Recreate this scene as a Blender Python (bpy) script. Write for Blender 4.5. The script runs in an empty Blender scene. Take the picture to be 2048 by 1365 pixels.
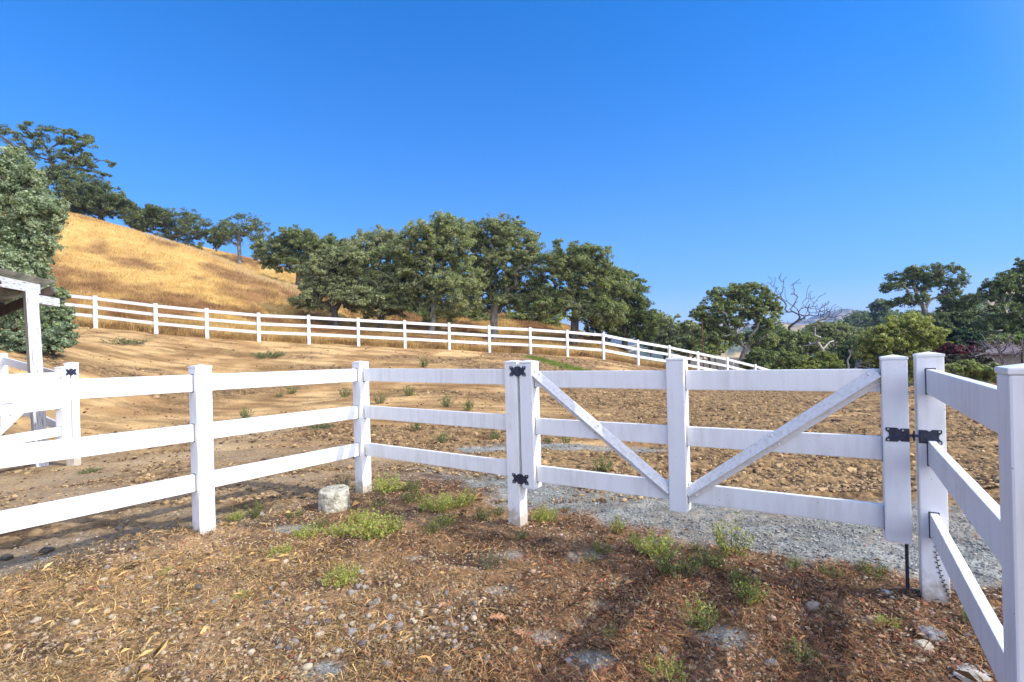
import bpy, bmesh, math, random
import numpy as np
from mathutils import Matrix, Vector

random.seed(7)
RNG = np.random.default_rng(11)
scn = bpy.context.scene
COL = scn.collection

# ------------------------------------------------------------------ camera
FPX, ROLL, CX, CY, EYE = 1008.0, 0.026, 1024.0, 708.0, 1.5      # measured on the 2048 px photograph
cX = Vector((math.cos(ROLL), 0, -math.sin(ROLL)))
cU = Vector((math.sin(ROLL), 0, math.cos(ROLL)))
cam_d = bpy.data.cameras.new("camera")
cam = bpy.data.objects.new("camera", cam_d)
COL.objects.link(cam)
cam_d.sensor_width = 36.0
cam_d.lens = FPX / 2048 * 36.0
cam_d.shift_y = 25.5 / 2048
cam_d.clip_start = 0.05
cam_d.clip_end = 20000
m = Matrix((cX, cU, Vector((0, -1, 0)))).transposed().to_4x4()
m.translation = Vector((0, 0, EYE))
cam.matrix_world = m
scn.camera = cam

# ------------------------------------------------------------------ world, sun, exposure
SUN_EL = math.radians(38)
SUN_H = Vector((0.963, -0.275, 0)).normalized()
w = bpy.data.worlds.new("World")
scn.world = w
w.use_nodes = True
nt = w.node_tree
for n in list(nt.nodes):
    nt.nodes.remove(n)
sky = nt.nodes.new("ShaderNodeTexSky")
sky.sky_type = 'NISHITA'
sky.sun_disc = False
sky.sun_elevation = SUN_EL
sky.sun_rotation = math.atan2(SUN_H.x, SUN_H.y)
sky.altitude = 1000
sky.air_density = 1.0
sky.dust_density = 0.2
sky.ozone_density = 4.0
hs = nt.nodes.new("ShaderNodeHueSaturation")
hs.inputs['Hue'].default_value = 0.5
hs.inputs['Saturation'].default_value = 1.75
hs.inputs['Value'].default_value = 0.98
bg = nt.nodes.new("ShaderNodeBackground")
bg.inputs['Strength'].default_value = 0.15
wo = nt.nodes.new("ShaderNodeOutputWorld")
gm = nt.nodes.new("ShaderNodeGamma")
gm.inputs['Gamma'].default_value = 0.80
tn = nt.nodes.new("ShaderNodeMix"); tn.data_type = 'RGBA'; tn.blend_type = 'MULTIPLY'
tn.inputs[0].default_value = 1.0
tn.inputs[7].default_value = (0.92, 0.915, 1.14, 1)
nt.links.new(sky.outputs[0], tn.inputs[6])
nt.links.new(tn.outputs[2], gm.inputs['Color'])
nt.links.new(gm.outputs[0], hs.inputs['Color'])
# warm fill glow added to the sky behind the viewer, lifts shaded faces
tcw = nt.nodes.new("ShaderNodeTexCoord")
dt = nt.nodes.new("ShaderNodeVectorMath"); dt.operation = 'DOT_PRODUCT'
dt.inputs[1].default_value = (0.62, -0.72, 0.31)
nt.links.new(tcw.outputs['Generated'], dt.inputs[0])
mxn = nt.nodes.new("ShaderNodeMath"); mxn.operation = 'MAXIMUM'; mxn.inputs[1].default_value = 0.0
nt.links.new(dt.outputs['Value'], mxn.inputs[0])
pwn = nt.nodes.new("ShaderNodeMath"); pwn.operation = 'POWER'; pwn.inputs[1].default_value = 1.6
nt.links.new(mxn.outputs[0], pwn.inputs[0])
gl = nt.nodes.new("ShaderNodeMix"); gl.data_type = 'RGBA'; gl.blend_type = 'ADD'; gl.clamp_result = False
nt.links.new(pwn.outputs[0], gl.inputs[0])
# pale band of haze low over the horizon
sz = nt.nodes.new("ShaderNodeSeparateXYZ"); nt.links.new(tcw.outputs['Generated'], sz.inputs[0])
inv = nt.nodes.new("ShaderNodeMath"); inv.operation = 'SUBTRACT'; inv.inputs[0].default_value = 1.0; inv.use_clamp = True
nt.links.new(sz.outputs[2], inv.inputs[1])
pz = nt.nodes.new("ShaderNodeMath"); pz.operation = 'POWER'; pz.inputs[1].default_value = 4.5
nt.links.new(inv.outputs[0], pz.inputs[0])
sk = nt.nodes.new("ShaderNodeMath"); sk.operation = 'MULTIPLY'; sk.inputs[1].default_value = 0.8
nt.links.new(pz.outputs[0], sk.inputs[0])
hzn = nt.nodes.new("ShaderNodeMix"); hzn.data_type = 'RGBA'
nt.links.new(sk.outputs[0], hzn.inputs[0]); nt.links.new(hs.outputs[0], hzn.inputs[6])
hzn.inputs[7].default_value = (1.35, 1.95, 2.85, 1)
nt.links.new(hzn.outputs[2], gl.inputs[6])
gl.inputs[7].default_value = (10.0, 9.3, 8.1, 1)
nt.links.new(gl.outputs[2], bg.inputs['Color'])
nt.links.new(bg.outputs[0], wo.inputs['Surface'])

sl = bpy.data.lights.new("sun", 'SUN')
sl.energy = 2.1
sl.angle = math.radians(0.5)
sl.color = (1.0, 0.955, 0.88)
so = bpy.data.objects.new("sun", sl)
COL.objects.link(so)
sdir = Vector((SUN_H.x * math.cos(SUN_EL), SUN_H.y * math.cos(SUN_EL), math.sin(SUN_EL)))
so.rotation_euler = sdir.to_track_quat('Z', 'Y').to_euler()
so.location = (20, -10, 30)

vs = scn.view_settings
scn.display_settings.display_device = 'sRGB'
vs.view_transform = 'Standard'
vs.look = 'None'
vs.exposure = 1.12
vs.gamma = 1.0
vs.use_curve_mapping = False
scn.cycles.max_bounces = 6
scn.cycles.diffuse_bounces = 3
scn.cycles.transmission_bounces = 3
scn.cycles.volume_bounces = 0

# ------------------------------------------------------------------ geometry helpers
aX, aU, aF = np.array(cX), np.array(cU), np.array([0., 1., 0.])
def ray(px, py):
    return aF + aX * ((px - CX) / FPX) - aU * ((py - CY) / FPX)
def P(px, py, d):
    """world point seen at photo pixel (px, py) at depth d"""
    return ray(px, py) * d + np.array([0, 0, EYE])

TH = math.radians(33.2)
D1 = np.array([math.sin(TH), math.cos(TH), 0])       # along the left and the right fence
D2 = np.array([math.cos(TH), -math.sin(TH), 0])      # along the gate
ZZ = np.array([0, 0, 1.0])
def AB(a, b, z=0.0):
    return a * D1 + b * D2 + np.array([0, 0, z])

def hash2(ix, iy, seed):
    h = (ix.astype(np.int64) * 374761393 + iy.astype(np.int64) * 668265263 + seed * 1442695041) & 0xffffffff
    h = ((h ^ (h >> 13)) * 1274126177) & 0xffffffff
    h = (h ^ (h >> 16)) & 0xffffffff
    return h / 4294967295.0
def vnoise(x, y, seed=0):
    xi = np.floor(x); yi = np.floor(y)
    fx = x - xi; fy = y - yi
    fx = fx * fx * fx * (fx * (fx * 6 - 15) + 10); fy = fy * fy * fy * (fy * (fy * 6 - 15) + 10)
    a = hash2(xi, yi, seed); b = hash2(xi + 1, yi, seed); c = hash2(xi, yi + 1, seed); d = hash2(xi + 1, yi + 1, seed)
    return (a * (1 - fx) + b * fx) * (1 - fy) + (c * (1 - fx) + d * fx) * fy
def fbm(x, y, octv=4, seed=0, gain=0.5):
    s = 0; amp = 1; tot = 0
    for o in range(octv):
        # rotate every octave so that the lattice never shows
        c, sn = math.cos(0.7 * o + 0.4), math.sin(0.7 * o + 0.4)
        s = s + amp * vnoise((c * x - sn * y) + 17.3 * o, (sn * x + c * y) - 9.1 * o, seed + o)
        tot += amp; amp *= gain; x = x * 2.03; y = y * 2.03
    return s / tot
def sstep(e0, e1, x):
    t = np.clip((x - e0) / (e1 - e0), 0, 1)
    return t * t * (3 - 2 * t)

def mesh_np(name, V, faces_flat, counts, mats, colors=None, mat_idx=None, smooth=False):
    me = bpy.data.meshes.new(name)
    V = np.asarray(V, dtype=np.float32)
    faces_flat = np.asarray(faces_flat, dtype=np.int32)
    counts = np.asarray(counts, dtype=np.int32)
    me.vertices.add(len(V)); me.vertices.foreach_set('co', V.ravel())
    me.loops.add(len(faces_flat)); me.loops.foreach_set('vertex_index', faces_flat)
    me.polygons.add(len(counts))
    st = np.zeros(len(counts), dtype=np.int32); st[1:] = np.cumsum(counts)[:-1]
    me.polygons.foreach_set('loop_start', st)
    if mat_idx is not None:
        me.polygons.foreach_set('material_index', np.asarray(mat_idx, dtype=np.int32))
    me.polygons.foreach_set('use_smooth', np.full(len(counts), smooth, dtype=bool))
    me.update(calc_edges=True)
    if colors is not None:
        ca = me.color_attributes.new('tint', 'FLOAT_COLOR', 'POINT')
        c4 = np.ones((len(V), 4), dtype=np.float32); c4[:, :3] = colors
        ca.data.foreach_set('color', c4.ravel())
    for mt in (mats if isinstance(mats, (list, tuple)) else [mats]):
        me.materials.append(mt)
    return me

def wloc(o):
    v = Vector((0, 0, 0))
    while o is not None:
        v += o.location; o = o.parent
    return v

def link(name, me, parent=None, loc=None):
    o = bpy.data.objects.new(name, me)
    COL.objects.link(o)
    if parent is not None:
        o.parent = parent
    if loc is not None:
        o.location = loc
    return o
def tag(o, label=None, cat=None, group=None, kind=None):
    if label: o['label'] = label
    if cat: o['category'] = cat
    if group: o['group'] = group
    if kind: o['kind'] = kind
    return o
def thing(name, loc, label, cat, group=None):
    o = bpy.data.objects.new(name, None)
    o.empty_display_size = 0.2
    COL.objects.link(o)
    o.location = Vector(loc)
    return tag(o, label, cat, group)

class MB:
    """collects shapes in world coordinates; build() links them as ONE mesh, relative to the parent"""
    def __init__(self): self.V = []; self.F = []; self.M = []; self.S = []; self.n = 0
    def add(self, V, F, mi=0, smooth=False):
        V = np.asarray(V, float)
        self.V.append(V)
        for f in F:
            self.F.append([i + self.n for i in f]); self.M.append(mi); self.S.append(smooth)
        self.n += len(V)
    def bm(self, bm, mi=0, smooth=False):
        bm.verts.index_update()
        self.add([v.co[:] for v in bm.verts], [[v.index for v in f.verts] for f in bm.faces], mi, smooth); bm.free()
    def box(self, c, ax, ay, az, sx, sy, sz, bev=0.0, mi=0, seg=2, jit=0):
        """box centred at c with axes ax, ay, az and full sizes"""
        b = bmesh.new()
        bmesh.ops.create_cube(b, size=1.0)
        for v in b.verts:
            v.co = Vector((v.co.x * sx, v.co.y * sy, v.co.z * sz))
        if bev > 0:
            bmesh.ops.bevel(b, geom=list(b.edges), offset=bev, segments=seg, affect='EDGES', profile=0.6)
        R = Matrix((Vector(ax), Vector(ay), Vector(az))).transposed()
        for v in b.verts:
            v.co = R @ v.co + Vector(c)
        self.bm(b, mi, False)
        return self
    def tube(self, pts, radii, sides=8, mi=0, cap=True):
        pts = [np.asarray(p, float) for p in pts]
        n = len(pts); V = []
        ref = np.array([0.31, 0.17, 0.93])
        for i, p in enumerate(pts):
            t = pts[min(i + 1, n - 1)] - pts[max(i - 1, 0)]
            t = t / (np.linalg.norm(t) + 1e-9)
            u = np.cross(t, ref); u /= np.linalg.norm(u) + 1e-9
            v = np.cross(t, u)
            for k in range(sides):
                a = 2 * math.pi * k / sides
                V.append(p + radii[i] * (math.cos(a) * u + math.sin(a) * v))
        F = []
        for i in range(n - 1):
            for k in range(sides):
                k2 = (k + 1) % sides
                F.append([i * sides + k, i * sides + k2, (i + 1) * sides + k2, (i + 1) * sides + k])
        self.add(V, F, mi, True)
        if cap:
            self.add(V[:sides], [list(range(sides))[::-1]], mi); self.add(V[-sides:], [list(range(sides))], mi)
        return self
    def prism(self, poly, o, ux, uy, un, depth, mi=0):
        """polygon (list of 2d) in plane (ux,uy) at o, extruded along un"""
        n = len(poly); o = np.asarray(o, float)
        A = [o + p[0] * ux + p[1] * uy for p in poly]; B = [a + un * depth for a in A]
        F = [list(range(n)), list(range(n, 2 * n))[::-1]] + [[i, i + n, (i + 1) % n + n, (i + 1) % n] for i in range(n)]
        self.add(A + B, F, mi); return self
    def mesh(self, name, mats, off=(0, 0, 0)):
        me = bpy.data.meshes.new(name)
        V = np.concatenate(self.V) - np.asarray(off, float)
        me.from_pydata(V.tolist(), [], self.F)
        me.polygons.foreach_set('material_index', self.M)
        me.polygons.foreach_set('use_smooth', self.S)
        for mt in (mats if isinstance(mats, (list, tuple)) else [mats]):
            me.materials.append(mt)
        b = bmesh.new(); b.from_mesh(me); bmesh.ops.recalc_face_normals(b, faces=b.faces[:]); b.to_mesh(me); b.free()
        me.update()
        return me
    def build(self, name, mats, parent=None):
        off = wloc(parent) if parent is not None else Vector((0, 0, 0))
        return link(name, self.mesh(name, mats, off), parent)

# ------------------------------------------------------------------ materials
def new_mat(name):
    mt = bpy.data.materials.new(name); mt.use_nodes = True
    t = mt.node_tree
    return mt, t, t.nodes['Principled BSDF']
def N(t, typ, **kw):
    n = t.nodes.new(typ)
    for k, v in kw.items():
        setattr(n, k, v)
    return n
def noise(t, scale, detail=4, rough=0.55, coord='Object', dist=0.0, vscale=None):
    tc = N(t, 'ShaderNodeTexCoord')
    src = tc.outputs[coord]
    if vscale:
        mp = N(t, 'ShaderNodeMapping'); mp.inputs['Scale'].default_value = vscale
        t.links.new(src, mp.inputs['Vector']); src = mp.outputs[0]
    nz = N(t, 'ShaderNodeTexNoise')
    nz.inputs['Scale'].default_value = scale; nz.inputs['Detail'].default_value = detail
    nz.inputs['Roughness'].default_value = rough; nz.inputs['Distortion'].default_value = dist
    t.links.new(src, nz.inputs['Vector'])
    return nz.outputs['Fac']
def ramp(t, fac, stops):
    r = N(t, 'ShaderNodeValToRGB'); el = r.color_ramp.elements
    while len(el) > 1: el.remove(el[-1])
    el[0].position = stops[0][0]; el[0].color = (*stops[0][1], 1)
    for p, c in stops[1:]:
        e = el.new(p); e.color = (*c, 1)
    t.links.new(fac, r.inputs[0]); return r.outputs[0]
def mixc(t, fac, a, b, mode='MIX'):
    n = N(t, 'ShaderNodeMix', data_type='RGBA', blend_type=mode)
    for s, v in ((n.inputs[0], fac), (n.inputs[6], a), (n.inputs[7], b)):
        if isinstance(v, (int, float)): s.default_value = v
        elif isinstance(v, tuple): s.default_value = (*v, 1)
        else: t.links.new(v, s)
    return n.outputs[2]
def bump(t, h, strength, dist, bs):
    b = N(t, 'ShaderNodeBump'); b.inputs['Strength'].default_value = strength; b.inputs['Distance'].default_value = dist
    t.links.new(h, b.inputs['Height']); t.links.new(b.outputs[0], bs.inputs['Normal'])
def simple(name, c1, c2, scale, rough=0.7, bmp=0.0, vscale=None, detail=5, lo=0.35, hi=0.65, metal=0.0, bd=0.01):
    mt, t, b = new_mat(name)
    f = noise(t, scale, detail, vscale=vscale)
    t.links.new(ramp(t, f, [(lo, c1), (hi, c2)]), b.inputs['Base Color'])
    b.inputs['Roughness'].default_value = rough; b.inputs['Metallic'].default_value = metal
    if bmp: bump(t, noise(t, scale * 2.2, 5, vscale=vscale), bmp, bd, b)
    return mt
def vinyl(name, grime=0.35, base=(0.83, 0.835, 0.83), splash=True):
    mt, t, b = new_mat(name)
    streak = noise(t, 9, 5, vscale=(3.0, 3.0, 0.35))
    blot = noise(t, 2.1, 6, dist=0.6)
    mul = N(t, 'ShaderNodeMath', operation='MULTIPLY'); t.links.new(streak, mul.inputs[0]); t.links.new(blot, mul.inputs[1])
    f = ramp(t, mul.outputs[0], [(0.20, (0, 0, 0)), (0.46, (grime,) * 3)])
    c = mixc(t, f, base, (0.50, 0.46, 0.38))
    sp = noise(t, 62, 2, 0.5)                                   # small specks of mud
    c = mixc(t, ramp(t, sp, [(0.735, (0, 0, 0)), (0.77, (0.7,) * 3)]), c, (0.24, 0.18, 0.12))
    if splash:                                                  # mud splashed up the foot of the posts
        tc = N(t, 'ShaderNodeTexCoord'); sx = N(t, 'ShaderNodeSeparateXYZ'); t.links.new(tc.outputs['Object'], sx.inputs[0])
        hgt = N(t, 'ShaderNodeMapRange'); hgt.inputs[1].default_value = 0.0; hgt.inputs[2].default_value = 0.34; hgt.inputs[3].default_value = 1.0; hgt.inputs[4].default_value = 0.0
        t.links.new(sx.outputs[2], hgt.inputs[0])
        pn = noise(t, 17, 6, 0.7); ml = N(t, 'ShaderNodeMath', operation='MULTIPLY'); t.links.new(hgt.outputs[0], ml.inputs[0]); t.links.new(pn, ml.inputs[1])
        c = mixc(t, ramp(t, ml.outputs[0], [(0.24, (0, 0, 0)), (0.44, (0.75,) * 3)]), c, (0.40, 0.31, 0.20))
    t.links.new(c, b.inputs['Base Color'])
    b.inputs['Roughness'].default_value = 0.42
    b.inputs['Specular IOR Level'].default_value = 0.35
    bump(t, noise(t, 30, 3, vscale=(1, 1, 0.3)), 0.06, 0.004, b)
    return mt
VINYL = vinyl('white_vinyl', 0.22)
VINYL_F = vinyl('white_vinyl_far', 0.2, splash=False)
VINYL_D_LIFT = vinyl('white_vinyl_dirty_shade_lift', 0.42, (0.875, 0.87, 0.85))  # more grime, and a lighter base colour to lift the shaded parts
GRIME = simple('grimy_white_metal', (0.58, 0.555, 0.50), (0.77, 0.76, 0.74), 40, 0.55, lo=0.25, hi=0.55)
DARKGAP = simple('dark_gap', (0.05, 0.05, 0.05), (0.10, 0.10, 0.09), 40, 0.9)
IRON = simple('black_powder_coated_steel', (0.012, 0.015, 0.03), (0.032, 0.038, 0.07), 60, 0.45, 0.15, bd=0.002)
ZINC = simple('zinc_screw', (0.45, 0.45, 0.43), (0.65, 0.65, 0.62), 90, 0.35, metal=0.8)
CONC = simple('weathered_concrete', (0.24, 0.22, 0.15), (0.62, 0.58, 0.46), 16, 0.95, 0.9, bd=0.03, lo=0.34, hi=0.60)
RUST = simple('rusty_iron', (0.09, 0.035, 0.02), (0.17, 0.07, 0.04), 14, 0.8)
def painted_wood(vsc=(4, 4, 0.22)):
    mt, t, b = new_mat('peeling_white_painted_wood')
    g = noise(t, 16, 6, 0.65, vscale=vsc, dist=0.4)
    c = ramp(t, g, [(0.36, (0.22, 0.20, 0.18)), (0.42, (0.48, 0.49, 0.50)), (0.55, (0.66, 0.67, 0.68)), (0.7, (0.54, 0.55, 0.57))])
    t.links.new(c, b.inputs['Base Color']); b.inputs['Roughness'].default_value = 0.75
    bump(t, g, 0.35, 0.01, b)
    return mt
PWOOD = painted_wood()
PWOOD_H = painted_wood((3, 0.22, 3))
DWOOD = simple('dark_weathered_timber', (0.05, 0.036, 0.028), (0.12, 0.09, 0.07), 12, 0.9, 0.3, vscale=(1, 1, 0.2))
TIN = simple('corrugated_tin', (0.16, 0.17, 0.14), (0.40, 0.40, 0.34), 5, 0.5, 0.1, metal=0.35)

def leafmat(name, trans=0.38, gloss=0.45, tc=(1.15, 1.25, 0.7)):
    """colour comes from the leaf's own colour attribute"""
    mt, t, b = new_mat(name)
    at = N(t, 'ShaderNodeAttribute'); at.attribute_name = 'tint'
    t.links.new(at.outputs['Color'], b.inputs['Base Color'])
    b.inputs['Roughness'].default_value = gloss
    b.inputs['Specular IOR Level'].default_value = 0.35
    if trans > 0:
        tr = N(t, 'ShaderNodeBsdfTranslucent')
        t.links.new(mixc(t, 1.0, at.outputs['Color'], tc, 'MULTIPLY'), tr.inputs['Color'])
        mx = N(t, 'ShaderNodeMixShader'); mx.inputs[0].default_value = trans
        t.links.new(b.outputs[0], mx.inputs[1]); t.links.new(tr.outputs[0], mx.inputs[2])
        t.links.new(mx.outputs[0], t.nodes['Material Output'].inputs['Surface'])
    return mt
LEAF = leafmat('leaves')
DRY = leafmat('dry_plant_matter', 0.12, 0.75, (1.0, 0.9, 0.8))
STONE = leafmat('stones', 0.0, 0.85)
BARK_G = simple('pale_grey_bark', (0.13, 0.115, 0.10), (0.34, 0.31, 0.27), 7, 0.9, 0.5, vscale=(1, 1, 0.35), bd=0.05)
BARK_D = simple('dark_oak_bark', (0.045, 0.036, 0.03), (0.13, 0.105, 0.085), 7, 0.9, 0.5, vscale=(1, 1, 0.35), bd=0.05)
BARK_W = simple('bleached_dead_wood', (0.26, 0.225, 0.20), (0.52, 0.48, 0.43), 7, 0.85, 0.4, vscale=(1, 1, 0.3), bd=0.05)

# ------------------------------------------------------------------ terrain
ctrl = []
def cz(px, d, z):            # pixel column, depth, height
    ctrl.append((ray(px, CY)[0] * d, d, z))
def cp(px, py, d):           # ground seen at a pixel
    p = P(px, py, d); ctrl.append((p[0], p[1], p[2]))
for a, b, z in ((2.10, -4.5, 0.08), (3.78, -4.5, -0.01), (3.78, -2.46, -0.06), (3.78, 0.42, 0.0), (1.84, 0.42, -0.02), (0.4, -4.5, 0.12), (0.2, 0.5, 0.0), (0.8, -2, 0.04), (2.4, -2, 0.03)):
    p = AB(a, b, z); ctrl.append((p[0], p[1], z))
ctrl += [(-6.85, 7.8, -0.06), (-10.0, 9.9, 0.35), (-12, 7, 0.3), (0, -4, 0.0), (8, -6, 0), (-8, -6, 0.2), (6, 3, 0.0), (-8, 3.5, 0.1)]
cz(120, 13.5, 1.35); cp(60, 690, 17); cz(-60, 17, 2.4)
cz(300, 7.5, 0.0); cz(300, 14, 0.5); cz(300, 18.5, 1.55)
cz(620, 6.4, 0.0); cz(620, 10.3, 0.15); cz(620, 18.2, 0.78)
cz(1000, 6.8, 0.0); cz(1000, 10.4, 0.05); cz(1000, 17, 0.3); cz(1000, 22, 0.98)
cz(1400, 5.3, -0.02); cz(1400, 8, -0.05); cz(1400, 16, -0.1); cz(1400, 22, -0.08)
cz(1750, 5, 0.0); cz(1750, 14.5, -0.1); cz(1750, 25, -0.6); cz(1950, 8, 0.0); cz(1950, 15, -0.1); cz(1950, 25, -0.8)
cz(2200, 6, 0); cz(2300, 14, -0.2)
FF = []                       # far fence: (x, y, top z)
tops = [(70, 579), (190, 592), (311, 607), (413, 617), (517, 626), (617, 630.5), (716, 636), (809, 641), (898, 646), (978, 651), (1060, 655), (1134, 660), (1206, 666)]
for px, py in tops:
    k = ray(px, py)[0]
    d = (23.4 + 19 * 0.166) / (1 - 0.166 * k)
    FF.append(P(px, py, d))
for (px, py), d in zip(((1275, 680), (1338, 691), (1395, 703), (1454, 715), (1510, 729), (1562, 744), (1612, 759)), (28.4, 29.2, 30.0, 30.8, 31.6, 32.4, 33.2)):
    FF.append(P(px, py, d))
for p in FF[1:]:
    ctrl.append((p[0], p[1], p[2] - 1.42))
ctrl.append((-24, 22.5, 3.9))
for q in ((130, 430, 58), (60, 428, 60), (230, 455, 58), (330, 485, 58), (430, 516, 58), (530, 560, 55), (600, 584, 50), (590, 640, 41), (673, 658, 41), (763, 668, 41), (860, 671, 41), (990, 676, 43), (1145, 688, 42), (1240, 694, 46)):
    cp(*q)
for q in ((250, 520, 46), (400, 560, 44), (500, 600, 42)):
    cp(*q)
# just behind the shoulder the hill dips out of sight, then shows again further back
for px, py, d in ((330, 507, 66), (430, 536, 66), (530, 574, 64), (130, 455, 70)):
    cp(px, py, d)
for q in ((345, 490, 78), (440, 505, 80), (483, 527, 72), (440, 498, 96), (345, 480, 96), (560, 535, 96), (700, 580, 98), (900, 605, 98), (600, 560, 72), (700, 590, 75), (800, 598, 72), (880, 610, 74), (960, 622, 74), (1050, 635, 72), (1150, 655, 72)):
    cp(*q)
for px, d, z in ((1330, 45, -1.2), (1487, 45, -2.4), (1330, 70, -2.5), (1600, 40, -2.6), (1600, 70, -4.5), (1850, 35, -1.8), (1850, 60, -3), (2000, 40, -0.8), (2200, 50, 0), (1487, 80, -4.5), (1200, 85, 2.5), (1400, 110, -5), (1700, 110, -6), (2000, 110, -2)):
    cz(px, d, z)
C0 = np.array(ctrl)
def tps_fit(C, lam):
    X = C[:, :2] / 30.0; n = len(C)
    d2 = ((X[:, None] - X[None]) ** 2).sum(-1)
    K = 0.5 * d2 * np.log(d2 + 1e-12) + lam * np.eye(n)
    Pm = np.hstack([np.ones((n, 1)), X])
    A = np.zeros((n + 3, n + 3)); A[:n, :n] = K; A[:n, n:] = Pm; A[n:, :n] = Pm.T
    return X, np.linalg.solve(A, np.concatenate([C[:, 2], np.zeros(3)]))
TX, TW = tps_fit(C0, 0.0006)
def terrain(x, y, rough=True):
    x = np.asarray(x, float); y = np.asarray(y, float); sh = x.shape
    x = x.ravel(); y = y.ravel(); r = np.hypot(x, y)
    k = np.minimum(1, 112.0 / np.maximum(r, 1e-6)); xx = x * k / 30; yy = np.maximum(y * k, -12) / 30
    z = np.zeros_like(x)
    for i0 in range(0, len(x), 60000):
        s = slice(i0, i0 + 60000)
        d2 = (xx[s, None] - TX[None, :, 0]) ** 2 + (yy[s, None] - TX[None, :, 1]) ** 2
        z[s] = (0.5 * d2 * np.log(d2 + 1e-12)) @ TW[:len(TX)] + TW[-3] + TW[-2] * xx[s] + TW[-1] * yy[s]
    back = sstep(-2, -14, y); z = z * (1 - back)
    far = -9 + 24 / (1 + np.exp(-(-x / np.maximum(r, 1) - 0.22) / 0.1)) * np.exp(-r / 420.0) + (fbm(x / 120, y / 120, 4, 31) - 0.5) * 8
    wf = sstep(100, 175, r)
    z = z * (1 - wf) + far * wf
    if rough:
        hill = sstep(26, 34, r)
        z = z + hill * (1 - wf) * (fbm(x / 5, y / 5, 3, 5) - 0.5) * 0.5
        z = z + (fbm(x / 1.7, y / 1.7, 3, 8) - 0.5) * 0.10 * sstep(4, 9, r) * (1 - wf)
    return z.reshape(sh)
def tz(x, y):
    return float(terrain(np.array([x]), np.array([y]))[0])
FX = np.array([p[0] for p in FF]); FY = np.array([p[1] for p in FF])
def fence_y(x):
    return np.where(x < FX[0], FY[0] + (x - FX[0]) * 0.166, np.interp(x, FX, FY)) + np.maximum(0, x - FX[-1]) * 0.4

def zones(x, y):
    """weights of litter, gravel, grass hill; the rest is bare dirt"""
    a = x * D1[0] + y * D1[1]; b = x * D2[0] + y * D2[1]
    n1 = fbm(x * 1.3, y * 1.3, 4, 51) - 0.5; n2 = fbm(x * 4, y * 4, 3, 61) - 0.5
    lim = np.interp(b, [-5, -4.4, -3.5, -2.4, -1.2, -0.3, 0.5, 2], [4.7, 4.7, 4.6, 4.15, 3.95, 3.85, 3.95, 4.0])
    litter = sstep(0.16, -0.16, a - lim + n1 * 0.8 + n2 * 0.5) * sstep(-0.30, 0.22, b + 4.55 + n1 * 0.9 + n2 * 0.4)
    up = np.interp(b, [-7, -5, -4.4, -3, -0.8, 1.0, 3, 5], [5.4, 5.3, 5.0, 5.25, 5.6, 6.1, 6.6, 7.2])
    gravel = (1 - litter) * sstep(0.35, -0.35, a - up + n1 * 1.1 + n2 * 0.4) * sstep(-5.2, -3.8, b + n1 * 1.2)
    g2 = np.exp(-(((x - 1.2) / 1.5) ** 2 + ((y - 8.3 + 0.25 * x) / 0.42) ** 2)) + 0.9 * np.exp(-(((x + 0.6) / 0.5) ** 2 + ((y - 7.9) / 0.25) ** 2))
    gravel = np.maximum(gravel, sstep(0.4, 0.8, g2 + n1 * 0.5))
    # bare gravel showing through the litter
    sp = 0
    for gx, gy, gr in ((1.05, 2.62, 0.22), (0.48, 2.95, 0.09), (0.33, 2.75, 0.08), (0.12, 2.62, 0.13), (1.9, 3.42, 0.16), (-0.05, 3.75, 0.12), (-0.75, 3.7, 0.11), (0.5, 3.7, 0.16), (0.35, 2.42, 0.16), (-0.9, 2.35, 0.12), (-0.1, 3.15, 0.1), (-1.95, 4.3, 0.2)):
        sp = np.maximum(sp, np.exp(-((x - gx) ** 2 + (1.4 * (y - gy)) ** 2) / gr ** 2))
    patch = litter * sstep(0.35, 0.75, sp + n2 * 0.8 + n1 * 0.4)
    litter = litter - patch * 0.85
    gravel = np.maximum(gravel, patch * 0.85)
    gravel = gravel * (0.72 + 0.28 * sstep(0.36, 0.56, fbm(x * 0.9 + 7, y * 1.6, 4, 207)))
    fy = fence_y(x)
    grass = sstep(-0.15, 0.35, y - fy - 0.25 + n2 * 0.5)
    return litter, gravel * (1 - grass), grass, a, b

def muck(x, y):
    """bands of trampled manure and loose clods left by the horses"""
    m = 0.26 * np.exp(-(((x + 11.0) / 2.2) ** 2 + ((y - 15.2 + 0.15 * x + 1.6) / 1.5) ** 2))
    m = m + 0.26 * np.exp(-(((x + 6.4 + 0.55 * (y - 9.8)) / 0.55) ** 2 + ((y - 9.8) / 1.5) ** 2))
    m = m + 0.30 * np.exp(-(((x + 9.0) / 4.5) ** 2 + ((y - 20.2 - 0.03 * x) / 0.45) ** 2))
    m = m + 0.22 * np.exp(-(((x + 1.0) / 4.0) ** 2 + ((y - 9.6 + 0.1 * x) / 0.5) ** 2))
    return m + 0.16 * (fbm(x * 0.5, y * 2.4, 3, 203) - 0.5)
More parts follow.
